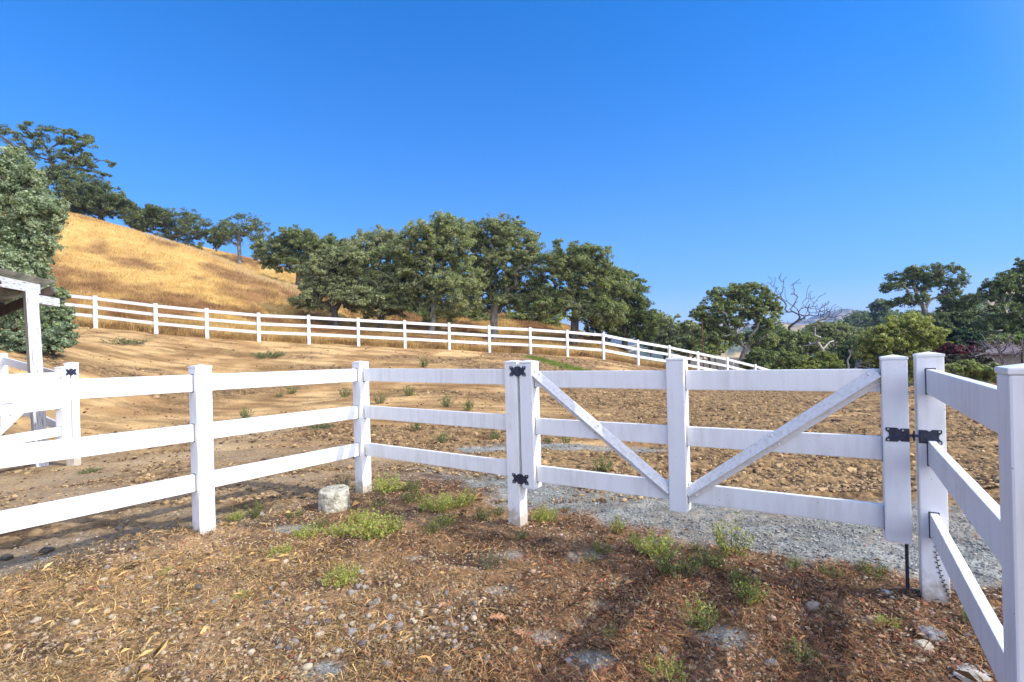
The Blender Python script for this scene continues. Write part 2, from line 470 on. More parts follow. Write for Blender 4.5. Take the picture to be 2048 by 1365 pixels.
# ------------------------------------------------------------------ ground: one sheet to the horizon
def lerp3(a, b, t):
    return np.asarray(a)[None] * (1 - t[:, None]) + np.asarray(b)[None] * t[:, None]
def build_ground():
    front = np.radians(np.linspace(-58, 58, 880))
    side = np.radians(np.linspace(58, 302, 60))[1:-1]
    ang = np.concatenate([front, side])
    rad = np.concatenate([[0.02, 0.3, 0.7], np.geomspace(1.0, 60, 700), np.geomspace(60, 3400, 110)[1:]])
    A, R = np.meshgrid(ang, rad)
    X = (R * np.sin(A)).ravel(); Y = (R * np.cos(A)).ravel()
    Z = terrain(X, Y)
    li, gr, ga, a, b = zones(X, Y)
    r = np.hypot(X, Y)
    dirt = np.clip(1 - li - gr - ga, 0, 1)
    # relief: ploughed clods in the paddock, ruts, mounds at the litter's edge
    ruff = sstep(0.40, 0.66, fbm(X * 0.35, Y * 0.5, 3, 71) + 0.26 * sstep(-1, 4, X) - 0.16 * sstep(0, -6, X) + 0.08 * sstep(16, 9, r) + muck(X, Y))
    clod = fbm(X * 11, Y * 11, 3, 73); clod2 = fbm(X * 24, Y * 24, 2, 75)
    Z = Z + dirt * ruff * ((clod - 0.5) * 0.05 + (clod2 - 0.5) * 0.035) * sstep(40, 12, r)
    rake = fbm(X * 0.45 + 3, Y * 3.6, 3, 205); Z = Z + dirt * ruff * (np.abs(rake - 0.5) * -0.16 + 0.02) * sstep(40, 10, r)
    Z = Z + dirt * (1 - ruff) * (fbm(X * 3, Y * 3, 3, 76) - 0.5) * 0.03
    tr_ = Y - 8.6 - 0.42 * (X + 1) - 0.06 * (X + 1) ** 2
    for o_ in (0.0, 0.55, 1.5, 2.1):
        Z = Z - dirt * 0.035 * np.exp(-((tr_ - o_) / 0.11) ** 2) * sstep(1.5, -0.5, X) + dirt * 0.02 * np.exp(-((tr_ - o_ - 0.2) / 0.10) ** 2) * sstep(1.5, -0.5, X)
    Z = Z + li * ((fbm(X * 6, Y * 6, 4, 77) - 0.5) * 0.05 + 0.02)
    Z = Z + gr * (fbm(X * 9, Y * 9, 3, 78) - 0.5) * 0.012
    n = fbm(X * 0.9, Y * 0.9, 5, 81); n2 = fbm(X * 5, Y * 5, 3, 83); n3 = fbm(X * 0.22, Y * 0.35, 4, 85)
    c_sand = lerp3((0.36, 0.215, 0.09), (0.55, 0.36, 0.16), sstep(0.3, 0.7, n))
    c_sand = c_sand * (0.9 + 0.2 * n3)[:, None] * (0.72 + 0.5 * sstep(0.3, 0.62, fbm(X * 0.8, Y * 3.2, 4, 211)))[:, None]
    near = sstep(11, 6.5, Y) * sstep(1.0, -3.0, X)
    c_sand = c_sand * (1 - near[:, None] * 0.7) + np.array([0.36, 0.285, 0.19])[None] * near[:, None] * 0.7
    c_clod = lerp3((0.125, 0.075, 0.038), (0.36, 0.235, 0.11), sstep(0.36, 0.62, clod * 0.6 + clod2 * 0.4))
    kd = (ruff * sstep(0.25, 0.6, n2 + 0.15))[:, None]
    c_dirt = c_sand * (1 - kd) + c_clod * kd
    c_lit = lerp3((0.085, 0.05, 0.033), (0.36, 0.225, 0.115), sstep(0.32, 0.66, n * 0.5 + n2 * 0.5))
    gold = sstep(1.0, -2.2, X)
    c_lit = c_lit * (1 + 0.35 * gold)[:, None]
    c_gra = lerp3((0.22, 0.225, 0.20), (0.42, 0.42, 0.36), sstep(0.25, 0.75, 0.5 * n2 + 0.5 * fbm(X * 14, Y * 14, 2, 87)))
    gn = fbm(X * 0.30 + 0.1 * Y, Y * 0.22, 4, 89)
    up_ = sstep(2.5, 9.0, Z)[:, None]
    c_gs = lerp3((0.28, 0.14, 0.048), (0.52, 0.33, 0.10), sstep(0.32, 0.66, gn)) * (0.88 + 0.22 * up_) + np.array([0.03, 0.035, 0.02]) * up_
    valley = sstep(0, 12, X - 4 + 0.0 * Y) * sstep(33, 42, r) * ga
    c_gs = c_gs * (1 - valley[:, None] * 0.8) + np.array([0.10, 0.095, 0.05])[None] * valley[:, None] * 0.8
    # tyre-worn sandy lane through the left of the paddock
    lane = np.exp(-((X + 5.0 - 0.35 * (Y - 9) + 0.05 * (Y - 9) ** 2) / 0.55) ** 2) * sstep(6.5, 8, Y) * sstep(14, 11, Y)
    c_dirt = c_dirt * (1 - lane[:, None] * 0.6) + np.array([0.50, 0.37, 0.22])[None] * lane[:, None] * 0.6
    tot = (li + gr + ga + dirt)[:, None] + 1e-6
    col = (c_lit * li[:, None] + c_gra * gr[:, None] + c_gs * ga[:, None] + c_dirt * dirt[:, None]) / tot
    V = np.stack([X, Y, Z], 1)
    nr, na = R.shape
    i = np.arange(nr - 1)[:, None] * na; j = np.arange(na)[None]; j2 = (j + 1) % na
    F = np.stack([i + j, i + na + j, i + na + j2, i + j2], -1).reshape(-1, 4)[:, ::-1]
    mt, t, b_ = new_mat('earth')
    at = N(t, 'ShaderNodeAttribute'); at.attribute_name = 'tint'
    f1 = noise(t, 38, 6, 0.7); f2 = noise(t, 150, 3, 0.6); f3 = noise(t, 1.3, 8, 0.75)
    c = mixc(t, 1.0, at.outputs['Color'], ramp(t, f1, [(0.30, (0.50, 0.48, 0.46)), (0.5, (1, 1, 1)), (0.72, (1.35, 1.33, 1.30))]), 'MULTIPLY')
    c = mixc(t, 1.0, c, ramp(t, f2, [(0.32, (0.62, 0.60, 0.58)), (0.52, (1, 1, 1)), (0.7, (1.3, 1.3, 1.3))]), 'MULTIPLY')
    c = mixc(t, 1.0, c, ramp(t, f3, [(0.30, (0.72, 0.70, 0.68)), (0.55, (1, 1, 1)), (0.75, (1.15, 1.15, 1.15))]), 'MULTIPLY')
    t.links.new(c, b_.inputs['Base Color'])
    b_.inputs['Roughness'].default_value = 0.95; b_.inputs['Specular IOR Level'].default_value = 0.1
    mx = N(t, 'ShaderNodeMath', operation='ADD'); t.links.new(f1, mx.inputs[0]); t.links.new(f2, mx.inputs[1])
    bump(t, mx.outputs[0], 0.55, 0.02, b_)
    me = mesh_np('ground', V, F.ravel(), np.full(len(F), 4), mt, col, smooth=True)
    o = link('ground', me); tag(o, kind='structure')
    return X, Y, Z
build_ground()

# ------------------------------------------------------------------ white vinyl fences and gates
PW, RH, RT = 0.127, 0.14, 0.038
RAILZ = (1.31, 0.90, 0.487)            # rail centres above the local datum
def cap_mb(c, ax, ay, zt, w=PW):
    m_ = MB()
    m_.box((c[0], c[1], zt + 0.008), ax, ay, ZZ, w + 0.006, w + 0.006, 0.016, 0.003)
    h = w / 2 + 0.001; V = []
    for sx, sy in ((-1, -1), (1, -1), (1, 1), (-1, 1)):
        V.append(np.array([c[0], c[1], zt + 0.0165]) + sx * h * ax + sy * h * ay)
    V.append(np.array([c[0], c[1], zt + 0.030]))
    m_.add(V, [[0, 1, 4], [1, 2, 4], [2, 3, 4], [3, 0, 4]])
    return m_
def post(parent, c, zb, zt, ax, ay, holes=(), mat=None, name='post', lean=None, w=PW):
    """square post; holes = [(direction vector, z centre)] of the dark routed sockets the rails sit in"""
    m_ = MB()
    m_.box((c[0], c[1], (zb + zt) / 2), ax, ay, ZZ, w, w, zt - zb, 0.007)
    for dv, zc in holes:
        side = ay if abs(np.dot(dv, ax)) > 0.5 else ax
        q = np.array([c[0], c[1], zc]) + dv * (w / 2 - 0.004)
        m_.box(q, dv, side, ZZ, 0.011, RT + 0.011, RH + 0.012, 0, mi=1)
    o = m_.build(name, [mat or VINYL, DARKGAP], parent)
    cm = cap_mb(c, ax, ay, zt, w).build('cap', mat or VINYL, o)
    return o
def rail(parent, p, q, mat=None, name='rail', h=RH, th=RT):
    p = np.asarray(p, float); q = np.asarray(q, float); d = q - p; L = np.linalg.norm(d); d /= L
    s = np.cross(d, ZZ); s /= np.linalg.norm(s); u = np.cross(s, d)
    return MB().box((p + q) / 2, d, s, u, L, th, h, 0.005).build(name, mat or VINYL, parent)

ground_z = lambda p: tz(p[0], p[1])
# --- fence on the near left, round the corner to the hinge post
cor, lef, hin, off = AB(3.78, -4.5), AB(2.10, -4.5), AB(3.78, -2.455), AB(0.36, -4.5)
fence1 = thing('rail_fence', (cor[0], cor[1], 0), 'white three-rail fence turning a corner behind the concrete stump, ending at the gate hinges', 'fence')
dz = {'off': 0.03, 'lef': 0.015, 'cor': 0.0, 'hin': -0.018}
post(fence1, off, -0.2, 1.48, D1, D2, [(D1, z + 0.03) for z in RAILZ], VINYL)
post(fence1, lef, -0.15, 1.449, D1, D2, [(s * D1, z + 0.015) for z in RAILZ for s in (1, -1)], VINYL)
post(fence1, cor, -0.25, 1.437, D1, D2, [(-D1, z) for z in RAILZ] + [(D2, z) for z in RAILZ], VINYL_D_LIFT)
post(fence1, hin, -0.3, 1.415, D1, D2, [(-D2, z - 0.018) for z in RAILZ], VINYL_D_LIFT)
for zc in RAILZ:
    rail(fence1, off + ZZ * (zc + 0.03) + D1 * 0.05, lef + ZZ * (zc + 0.015) - D1 * 0.05)
    rail(fence1, lef + ZZ * (zc + 0.015) + D1 * 0.05, cor + ZZ * zc - D1 * 0.05)
    rail(fence1, cor + ZZ * zc + D2 * 0.05, hin + ZZ * (zc - 0.018) - D2 * 0.05, VINYL_D_LIFT)

# --- gate
def plate_poly(s=1.0, flip=1):
    """half of a butterfly hinge: notched corners"""
    pts = [(0, -0.036), (0.016, -0.036), (0.029, -0.022), (0.043, -0.037), (0.067, -0.037), (0.067, -0.020), (0.051, 0.0), (0.067, 0.020), (0.067, 0.037), (0.043, 0.037), (0.029, 0.022), (0.016, 0.036), (0, 0.036)]
    return [(flip * x * s, y * s) for x, y in pts]
def hinge(parent, c, ux, un, name='hinge', s=1.0):
    m_ = MB()
    for fl in (1, -1):
        m_.prism(plate_poly(s, fl), c + ux * fl * 0.004, ux, ZZ, un, 0.004)
    m_.tube([c + un * 0.005 - ZZ * 0.038 * s, c + un * 0.005 + ZZ * 0.038 * s], [0.007, 0.007], 8)
    o = m_.build(name, IRON, parent)
    for fl in (1, -1):
        for sz in (1, -1):
            q = c + ux * fl * 0.057 * s + ZZ * sz * 0.029 * s
            MB().tube([q + un * 0.003, q + un * 0.0065], [0.006, 0.004], 8).build('screw', ZINC, o)
    return o
def brace(parent, p, q, un, mat, rivets=(0.03, 0.5, 0.97)):
    """ridged strap from p to q lying on the rails' faces (un points to the viewer)"""
    p = np.asarray(p, float); q = np.asarray(q, float); d = q - p; L = np.linalg.norm(d); d /= L
    v = np.cross(un, d)
    if v[2] < 0: v = -v
    prof = [(0.052, 0.002), (0.046, 0.010), (-0.006, 0.040), (-0.010, 0.040), (-0.014, 0.010), (-0.046, 0.006), (-0.046, 0.002)]
    n = len(prof)
    A = [p + a_ * v + b_ * un for a_, b_ in prof]; B = [q + a_ * v + b_ * un for a_, b_ in prof]
    m_ = MB(); F = [[i, i + n, (i + 1) % n + n, (i + 1) % n] for i in range(n)] + [list(range(n))[::-1], list(range(n, 2 * n))]
    m_.add(A + B, F); 
    o = m_.build('brace', mat, parent)
    for t_ in rivets:
        for a_, h_ in ((0.036, 0.014), (-0.032, 0.006)):
            c = p + d * L * t_ + v * a_ + un * h_
            MB().tube([c, c + un * 0.005, c + un * 0.007], [0.0085, 0.0075, 0.003], 10).build('rivet', GRIME, o)
    return o
g1, gc, g2 = AB(3.78, -2.30), AB(3.78, -1.022), AB(3.78, 0.256)
gate = thing('gate', (gc[0], gc[1], 0), 'wide white vinyl gate with two diagonal braces and black hinges closing the fenced paddock', 'gate')
UN = -D1
for c, zb, zt in ((g1, 0.325, 1.413), (gc, 0.315, 1.419), (g2, 0.325, 1.406)):
    post(gate, c, zb, zt, D1, D2, [(s * D2, z - 0.035) for z in RAILZ for s in (1, -1) if not (c is g1 and s < 0) and not (c is g2 and s > 0)], VINYL, 'upright')
for zc in RAILZ:
    z_ = zc - 0.035 * (1 if zc > 0.6 else 0.95)
    rail(gate, g1 + ZZ * (z_ - 0.0) + D2 * 0.05, gc + ZZ * z_ - D2 * 0.05, VINYL_D_LIFT)
    rail(gate, gc + ZZ * z_ + D2 * 0.05, g2 + ZZ * (z_ + 0.006) - D2 * 0.05, VINYL_D_LIFT)
f_ = UN * (RT / 2 + 0.001)
brace(gate, g1 + D2 * 0.068 + ZZ * 1.315 + f_, gc - D2 * 0.068 + ZZ * 0.445 + f_, UN, GRIME)
brace(gate, gc + D2 * 0.068 + ZZ * 0.445 + f_, g2 - D2 * 0.068 + ZZ * 1.315 + f_, UN, GRIME)
hb = AB(3.78 - PW / 2, -2.378)
hinge(gate, hb + ZZ * 1.345, D2, UN, s=1.18)
hinge(gate, hb + ZZ * 0.402, D2, UN, s=1.18)
# latch: a notched plate, bolt and keeper on the gate; its mate sits on the latch post
lc = AB(3.78 - PW / 2, 0.319) + ZZ * 0.965
m_ = MB(); m_.prism([(0.0, -0.038), (-0.04, -0.038), (-0.046, -0.030), (-0.056, -0.041), (-0.112, -0.041), (-0.112, -0.024), (-0.096, -0.009), (-0.096, 0.009), (-0.112, 0.024), (-0.112, 0.041), (-0.056, 0.041), (-0.046, 0.030), (-0.04, 0.038), (0, 0.038)], lc, D2, ZZ, UN, 0.004)
m_.box(lc + D2 * 0.03 + UN * 0.006, D2, D1, ZZ, 0.085, 0.010, 0.016, 0.002)
m_.tube([lc + D2 * 0.020 + UN * 0.006 - ZZ * 0.026, lc + D2 * 0.020 + UN * 0.016 - ZZ * 0.005, lc + D2 * 0.020 + UN * 0.014 + ZZ * 0.03], [0.006, 0.006, 0.005], 8)
lt = m_.build('latch', IRON, gate)
for dx, dzz in ((-0.1, 0.031), (-0.1, -0.031), (-0.03, 0.027)):
    q = lc + D2 * dx + ZZ * dzz + UN * 0.003
    MB().tube([q, q + UN * 0.004], [0.007, 0.005], 8).build('screw', ZINC, lt)
q = AB(3.78, 0.297)
MB().tube([q + ZZ * 0.34, q + ZZ * -0.02], [0.0095, 0.0095], 10).build('drop_rod', IRON, gate)

# --- fence on the near right
lp, npost = AB(3.78, 0.42), AB(1.845, 0.4205)
fence2 = thing('rail_fence', (lp[0], lp[1], 0), 'white three-rail vinyl fence running from the latch post towards the viewer on the right', 'fence')
pl = post(fence2, lp, -0.2, 1.42, D1, D2, [(-D1, z - 0.03) for z in RAILZ], VINYL_D_LIFT)
post(fence2, npost, -0.2, 1.413, D1, D2, [(s * D1, z - 0.03) for z in RAILZ for s in (1,)], VINYL_D_LIFT)
for zc in RAILZ:
    rail(fence2, lp + ZZ * (zc - 0.03) - D1 * 0.05, npost + ZZ * (zc - 0.03) + D1 * 0.05, VINYL_D_LIFT)
kc = AB(3.78 - PW / 2, 0.357) + ZZ * 0.962
m_ = MB(); m_.prism([(0.004, -0.038), (0.04, -0.038), (0.052, -0.030), (0.066, -0.041), (0.108, -0.041), (0.108, -0.024), (0.094, -0.009), (0.094, 0.009), (0.108, 0.024), (0.108, 0.041), (0.066, 0.041), (0.052, 0.030), (0.04, 0.038), (0.004, 0.038)], kc, D2, ZZ, UN, 0.004)
m_.tube([kc + D2 * 0.012 + UN * 0.006 - ZZ * 0.03, kc + D2 * 0.012 + UN * 0.006 + ZZ * 0.03], [0.007, 0.007], 8)
kp = m_.build('latch_plate', IRON, pl)
for dx, dzz in ((0.097, 0.031), (0.097, -0.031)):
    q = kc + D2 * dx + ZZ * dzz + UN * 0.003
    MB().tube([q, q + UN * 0.004], [0.007, 0.005], 8).build('screw', ZINC, kp)

# --- long fence along the far side of the paddock
ff = [np.array([FF[0][0] - 2.2 * k, FF[0][1] - 0.36 * k, FF[0][2] + 0.32 * k]) for k in (2, 1)] + [np.array(p) for p in FF]
fence3 = thing('rail_fence', (ff[8][0], ff[8][1], ff[8][2] - 1.42), 'long white three-rail fence along the far edge of the dirt paddock', 'fence')
for i, p in enumerate(ff):
    dvec = ff[min(i + 1, len(ff) - 1)] - ff[max(i - 1, 0)]; dvec[2] = 0; dvec /= np.linalg.norm(dvec)
    sv = np.cross(ZZ, dvec); zb = min(tz(p[0], p[1]) - 0.25, p[2] - 1.45)
    m_ = MB().box((p[0], p[1], (zb + p[2]) / 2), dvec, sv, ZZ, PW, PW, p[2] - zb, 0.006, seg=1)
    m_.V += cap_mb(p, dvec, sv, p[2] - 0.03).V; 
    k_ = cap_mb(p, dvec, sv, p[2] - 0.03)
    m_.V = m_.V[:1]; m_.n = len(m_.V[0])
    m_.add(np.concatenate(k_.V), k_.F)
    m_.build('post', VINYL_F, fence3)
for p, q in zip(ff[:-1], ff[1:]):
    for dh in (0.13, 0.54, 0.95):
        rail(fence3, p - ZZ * dh, q - ZZ * dh, VINYL_F)

# --- gate, posts and fence by the shed on the left
ex, ey = np.array([1., 0, 0]), np.array([0, 1., 0])
lgate = thing('gate', (-6.855, 6.6, 0), 'white vinyl gate beside the shed post at the left edge, partly hidden by fence rails', 'gate')
for y_ in (7.675, 6.42, 5.16):
    post(lgate, np.array([-6.855, y_]), 0.30, 1.46, ex, ey, [(s * ey, z + 0.02) for z in RAILZ for s in (1, -1) if not (y_ > 7 and s > 0)], VINYL, 'upright')
for zc in RAILZ:
    rail(lgate, (-6.855, 7.63, zc + 0.02), (-6.855, 6.46, zc + 0.02)); rail(lgate, (-6.855, 6.38, zc + 0.02), (-6.855, 5.2, zc + 0.02))
fx_ = ex * (RT / 2 + 0.001)
brace(lgate, np.array([-6.855, 7.605, 1.37]) + fx_, np.array([-6.855, 6.49, 0.47]) + fx_, ex, VINYL)
brace(lgate, np.array([-6.855, 6.35, 0.47]) + fx_, np.array([-6.855, 5.23, 1.37]) + fx_, ex, VINYL)
hinge(lgate, np.array([-6.855 + PW / 2, 7.757, 1.395]), ey, ex, 'hinge', 1.35)
fence4 = thing('rail_fence', (-6.855, 7.84, 0), 'white vinyl fence with shaded rails running behind the shed post from the small gate', 'fence')
fpts = []
for k in range(4):
    q = np.array([-6.855, 7.835, 0]) - D2 * (3.75 * k)
    fpts.append(q); zg = tz(q[0], q[1]) if k else -0.06
    post(fence4, q, zg - 0.2, (1.52 if k == 0 else zg + 1.38), ex if k == 0 else D1, ey if k == 0 else D2, [], VINYL)
for k in range(3):
    za = 0.0 if k == 0 else tz(*fpts[k][:2]) - 0.02; zb = tz(*fpts[k + 1][:2]) - 0.02
    for zc in RAILZ:
        rail(fence4, fpts[k] + ZZ * (zc + za - 0.03) - D2 * 0.03, fpts[k + 1] + ZZ * (zc + zb - 0.03) + D2 * 0.03)

# ------------------------------------------------------------------ shed
E_ = np.array([math.sin(math.radians(-14)), math.cos(math.radians(-14)), 0]); Q_ = np.array([-E_[1], E_[0], 0])
sp0 = np.array([-7.32, 7.80, 0])
shed = thing('shed', (sp0[0], sp0[1], -0.06), 'weathered white timber shed corner with a rusty corrugated roof at the left edge', 'shed')
tip = P(112, 563, 8.35)
lean = np.array([-0.035, 0, 0])
pw = 0.145
def leanbox(p0, z0, z1, ax, ay, wx, wy, lv, mat, name, par):
    V = []
    for z in (z0, z1):
        for sx, sy in ((-1, -1), (1, -1), (1, 1), (-1, 1)):
            V.append(np.array([p0[0], p0[1], z]) + lv * (z - z0) + sx * wx / 2 * ax + sy * wy / 2 * ay)
    m_ = MB(); m_.add(V, [[3, 2, 1, 0], [4, 5, 6, 7], [0, 1, 5, 4], [1, 2, 6, 5], [2, 3, 7, 6], [3, 0, 4, 7]])
    return m_.build(name, mat, par)
leanbox(sp0, -0.3, 2.665, D1, D2, pw, pw, lean, PWOOD, 'post', shed)
leanbox(sp0 - E_ * 3.2, -0.3, 2.7, D1, D2, pw, pw, lean, PWOOD, 'post', shed)
top0 = sp0 + lean * 2.9
# beam under the high edge, its end sticking out past the post, and the fascia board above
bz = 2.555
MB().box(top0 + E_ * 0.36 + ZZ * bz + Q_ * 0.02, E_, Q_, ZZ, 0.62, 0.09, 0.135, 0.004).build('beam', PWOOD_H, shed)
MB().box(tip - E_ * 2.35 + ZZ * -0.165 + Q_ * 0.10, E_, Q_, ZZ, 4.2, 0.04, 0.15, 0.003).build('fascia', PWOOD_H, shed)
slope = np.array([Q_[0], Q_[1], -0.50]); sl_ = slope / np.linalg.norm(slope)
nrm = np.cross(sl_, E_); nrm = nrm if nrm[2] > 0 else -nrm
m_ = MB(); V = []; F = []
ne = 260
for i in range(ne + 1):
    e = -4.4 + 4.4 * i / ne
    hgt = 0.010 * math.sin(2 * math.pi * (e / 0.068))
    for s in (0.0, 2.6):
        for k in (0, -0.0025):
            V.append(tip + E_ * e + sl_ * s + nrm * (hgt + k))
for i in range(ne):
    a, b = i * 4, i * 4 + 4
    F += [[a, b, b + 2, a + 2], [a + 1, a + 3, b + 3, b + 1], [a, a + 1, b + 1, b], [a + 2, b + 2, b + 3, a + 3]]
m_.add(V, F, 0, True)
m_.build('roof', TIN, shed)
for k in range(5):                                              # purlins and rafters under the tin
    c = tip - E_ * 2.2 + sl_ * (0.30 + 0.5 * k) - nrm * 0.055
    MB().box(c, E_, sl_, nrm, 4.2, 0.09, 0.045, 0.002).build('purlin', DWOOD, shed)
for k in range(4):
    c = tip - E_ * (0.12 + 1.2 * k) + sl_ * 1.3 - nrm * 0.15
    MB().box(c, sl_, E_, nrm, 2.5, 0.045, 0.14, 0.002).build('rafter', DWOOD, shed)

# ------------------------------------------------------------------ concrete stump
c0 = AB(3.22, -4.42); zs = tz(c0[0], c0[1])
st = P(668, 1000, 4.93); c0 = np.array([st[0], st[1], 0]); zs = tz(c0[0], c0[1])
b = bmesh.new()
rings = [(0.0, 0.152), (0.05, 0.151), (0.14, 0.146), (0.225, 0.141), (0.238, 0.138), (0.244, 0.131), (0.2445, 0.128), (0.246, 0.05)]
vr = []
for k, (h, r_) in enumerate(rings):
    row = []
    for i in range(40):
        a = 2 * math.pi * i / 40
        rr = r_ * (1 + 0.012 * math.sin(3 * a + 1) + 0.006 * math.sin(9 * a + k * 2.3)) * random.uniform(0.985, 1.008)
        row.append(b.verts.new((c0[0] + rr * math.cos(a), c0[1] + rr * math.sin(a), zs - 0.03 + h + 0.012 * math.sin(a + 0.5) * (h / 0.25) + random.uniform(-.002, .002))))
    vr.append(row)
for k in range(len(rings) - 1):
    for i in range(40):
        b.faces.new((vr[k][i], vr[k][(i + 1) % 40], vr[k + 1][(i + 1) % 40], vr[k + 1][i]))
b.faces.new(vr[-1])
m_ = MB(); m_.bm(b, 0, True)
o = m_.build('concrete_stump', CONC); tag(o, 'short round weathered concrete stump beside the corner fence post', 'stump')

# ------------------------------------------------------------------ foliage toolkit
def unit(v):
    return v / (np.linalg.norm(v, axis=-1, keepdims=True) + 1e-9)
def rand_dirs(n, rng):
    return unit(rng.normal(size=(n, 3)))
def quads(C, U, W_, colors):
    """rhombic leaves: centre C, half-length vectors U, half-width vectors W_"""
    n = len(C)
    V = np.stack([C - U, C + W_ - 0.15 * U, C + U, C - W_ - 0.15 * U], 1).reshape(-1, 3)
    F = np.arange(4 * n)
    return V, F, np.full(n, 4), np.repeat(colors, 4, 0)
def skeleton(base, fork, targets, rng, wander=0.10, pw_=0.0):
    """branch network from the trunk to every target; returns nodes, parents, load"""
    nodes = [np.array(base)]; par = [-1]; plen = [0.0]
    L = np.linalg.norm(fork - base); k = max(2, int(L / 0.5))
    sway = rng.normal(size=3) * L * 0.05
    for i in range(1, k + 1):
        t = i / k
        nodes.append(base * (1 - t) + fork * t + sway * math.sin(math.pi * t)); par.append(len(nodes) - 2); plen.append(plen[-1] + L / k)
    order = np.argsort(np.linalg.norm(targets - fork, axis=1))
    fi = len(nodes) - 1
    ends = []
    for ti in order:
        c = targets[ti]
        A = np.array(nodes[max(0, fi - 1):]); pl = np.array(plen[max(0, fi - 1):])
        dd = np.linalg.norm(A - c, axis=1)
        down = np.maximum(0, A[:, 2] - c[2]) * 0.25
        j = int(np.argmin(dd + 0.30 * pl + down)) + max(0, fi - 1)
        p = nodes[j]; D = np.linalg.norm(c - p); n = max(1, int(D / 0.6) + 1)
        bend = rng.normal(size=3) * D * wander + np.array([0, 0, D * 0.06])
        last = j
        for i in range(1, n + 1):
            t = i / n
            q = p * (1 - t) + c * t + bend * math.sin(math.pi * t) + (rng.normal(size=3) * 0.05 * D / n if i < n else 0)
            nodes.append(q); par.append(last); plen.append(plen[last] + D / n); last = len(nodes) - 1
        ends.append(last)
    load = np.zeros(len(nodes))
    for e in ends: load[e] += 1
    for i in range(len(nodes) - 1, 0, -1): load[par[i]] += load[i]
    return np.array(nodes), np.array(par), load
def limbs_mesh(nodes, par, load, r0, rmin, off, name, mat, sides=6, expo=0.45):
    n = len(nodes)
    rad = np.maximum(rmin, r0 * (load / max(load.max(), 1)) ** expo)
    # flare at the foot
    rad[0] *= 1.35
    idx = np.arange(1, n); A = nodes[par[idx]]; B = nodes[idx]
    ra = np.minimum(rad[par[idx]], rad[idx] * 1.35); rb = rad[idx]
    T = unit(B - A); ref = np.where(np.abs(T[:, 2:3]) > 0.9, np.array([[1., 0, 0]]), np.array([[0, 0, 1.]]))
    U = unit(np.cross(T, ref)); W_ = np.cross(T, U)
    a = np.linspace(0, 2 * np.pi, sides, endpoint=False)
    ring = np.cos(a)[None, :, None] * U[:, None] + np.sin(a)[None, :, None] * W_[:, None]
    B2 = B + T * rb[:, None] * 0.25
    V = np.concatenate([A[:, None] + ring * ra[:, None, None], B2[:, None] + ring * rb[:, None, None]], 1).reshape(-1, 3) - off
    s = np.arange(sides); s2 = (s + 1) % sides
    q = np.stack([s, s2, s2 + sides, s + sides], 1)
    F = (np.arange(n - 1)[:, None, None] * 2 * sides + q[None]).reshape(-1, 4)
    return mesh_np(name, V, F.ravel(), np.full(len(F), 4), mat, smooth=True), rad
def crown_points(blobs, rng, n, hollow=0.45, low=0.35):
    """clump centres spread through a union of ellipsoids, favouring the outer and upper shell"""
    vol = np.array([(b[3] * b[4] * b[5]) ** 0.75 for b in blobs]); vol /= vol.sum()
    out = []
    for b, f in zip(blobs, vol):
        k = max(2, int(round(n * f)))
        d = rand_dirs(k * 2, rng)
        keep = (d[:, 2] > -0.25) | (rng.random(len(d)) < low); d = d[keep][:k]
        r = hollow + (1 - hollow) * rng.random(len(d)) ** 0.6
        out.append(np.array(b[:3]) + d * r[:, None] * np.array(b[3:6]))
    Pn = np.concatenate(out)
    # thin out centres that crowd each other
    mind = 0.5 * (np.mean([np.prod(b[3:6]) for b in blobs]) * len(blobs) / max(n, 1)) ** (1 / 3)
    keep = np.ones(len(Pn), bool)
    for i_ in range(1, len(Pn)):
        q = Pn[:i_][keep[:i_]]
        keep[i_] = ((q - Pn[i_]) ** 2).sum(1).min() > mind * mind if len(q) else True
    return Pn[keep]
def foliage(centres, rc, per, size, cols, rng, flat=0.7, spread=1.0, tipfrac=0.0, tipcol=None, gap=0.0):
    """leaf clumps; cols = list of (rgb) drawn per clump with a little change per leaf"""
    n0 = len(centres); m_ = 7                                  # every clump is several separate sprigs
    rr0 = rc * rng.uniform(0.7, 1.25, n0)
    ds = rand_dirs(n0 * m_, rng) * (rng.random(n0 * m_) ** 0.4)[:, None]; ds[:, 2] *= flat
    sc_ = np.repeat(centres, m_, 0) + ds * np.repeat(rr0, m_)[:, None] * spread
    n = len(sc_); centres = sc_
    cnt = np.maximum(3, (per / m_ * rng.uniform(0.35, 1.65, n))).astype(int)
    ci = np.repeat(np.arange(n), cnt); k = len(ci)
    rr = np.repeat(rr0, m_) * 0.42 * rng.uniform(0.7, 1.35, n)
    d = rand_dirs(k, rng) * (rng.random(k) ** 0.5)[:, None]
    d[:, 2] *= flat
    C = centres[ci] + d * rr[ci][:, None]
    d = d * 0.6 + ds[ci] * 0.5
    # leaves lie roughly along the clump's skin, tilted to the sky
    nrm = unit(d + np.array([0, 0, 0.5]) + rng.normal(size=(k, 3)) * 0.75)
    u = unit(np.cross(nrm, rng.normal(size=(k, 3)))); v = np.cross(nrm, u)
    s = size * rng.uniform(0.6, 1.3, k)
    cols = np.asarray(cols); base = cols[rng.integers(0, len(cols), n)]
    nxt = cols[rng.integers(0, len(cols), k)]
    col = (base[ci] * 0.65 + nxt * 0.35) * rng.uniform(0.75, 1.25, k)[:, None]
    if tipfrac > 0:
        mk = rng.random(k) < tipfrac; col[mk] = np.asarray(tipcol) * rng.uniform(0.7, 1.3, mk.sum())[:, None]
    return quads(C, u * s[:, None], v * (s * 0.55)[:, None], col)

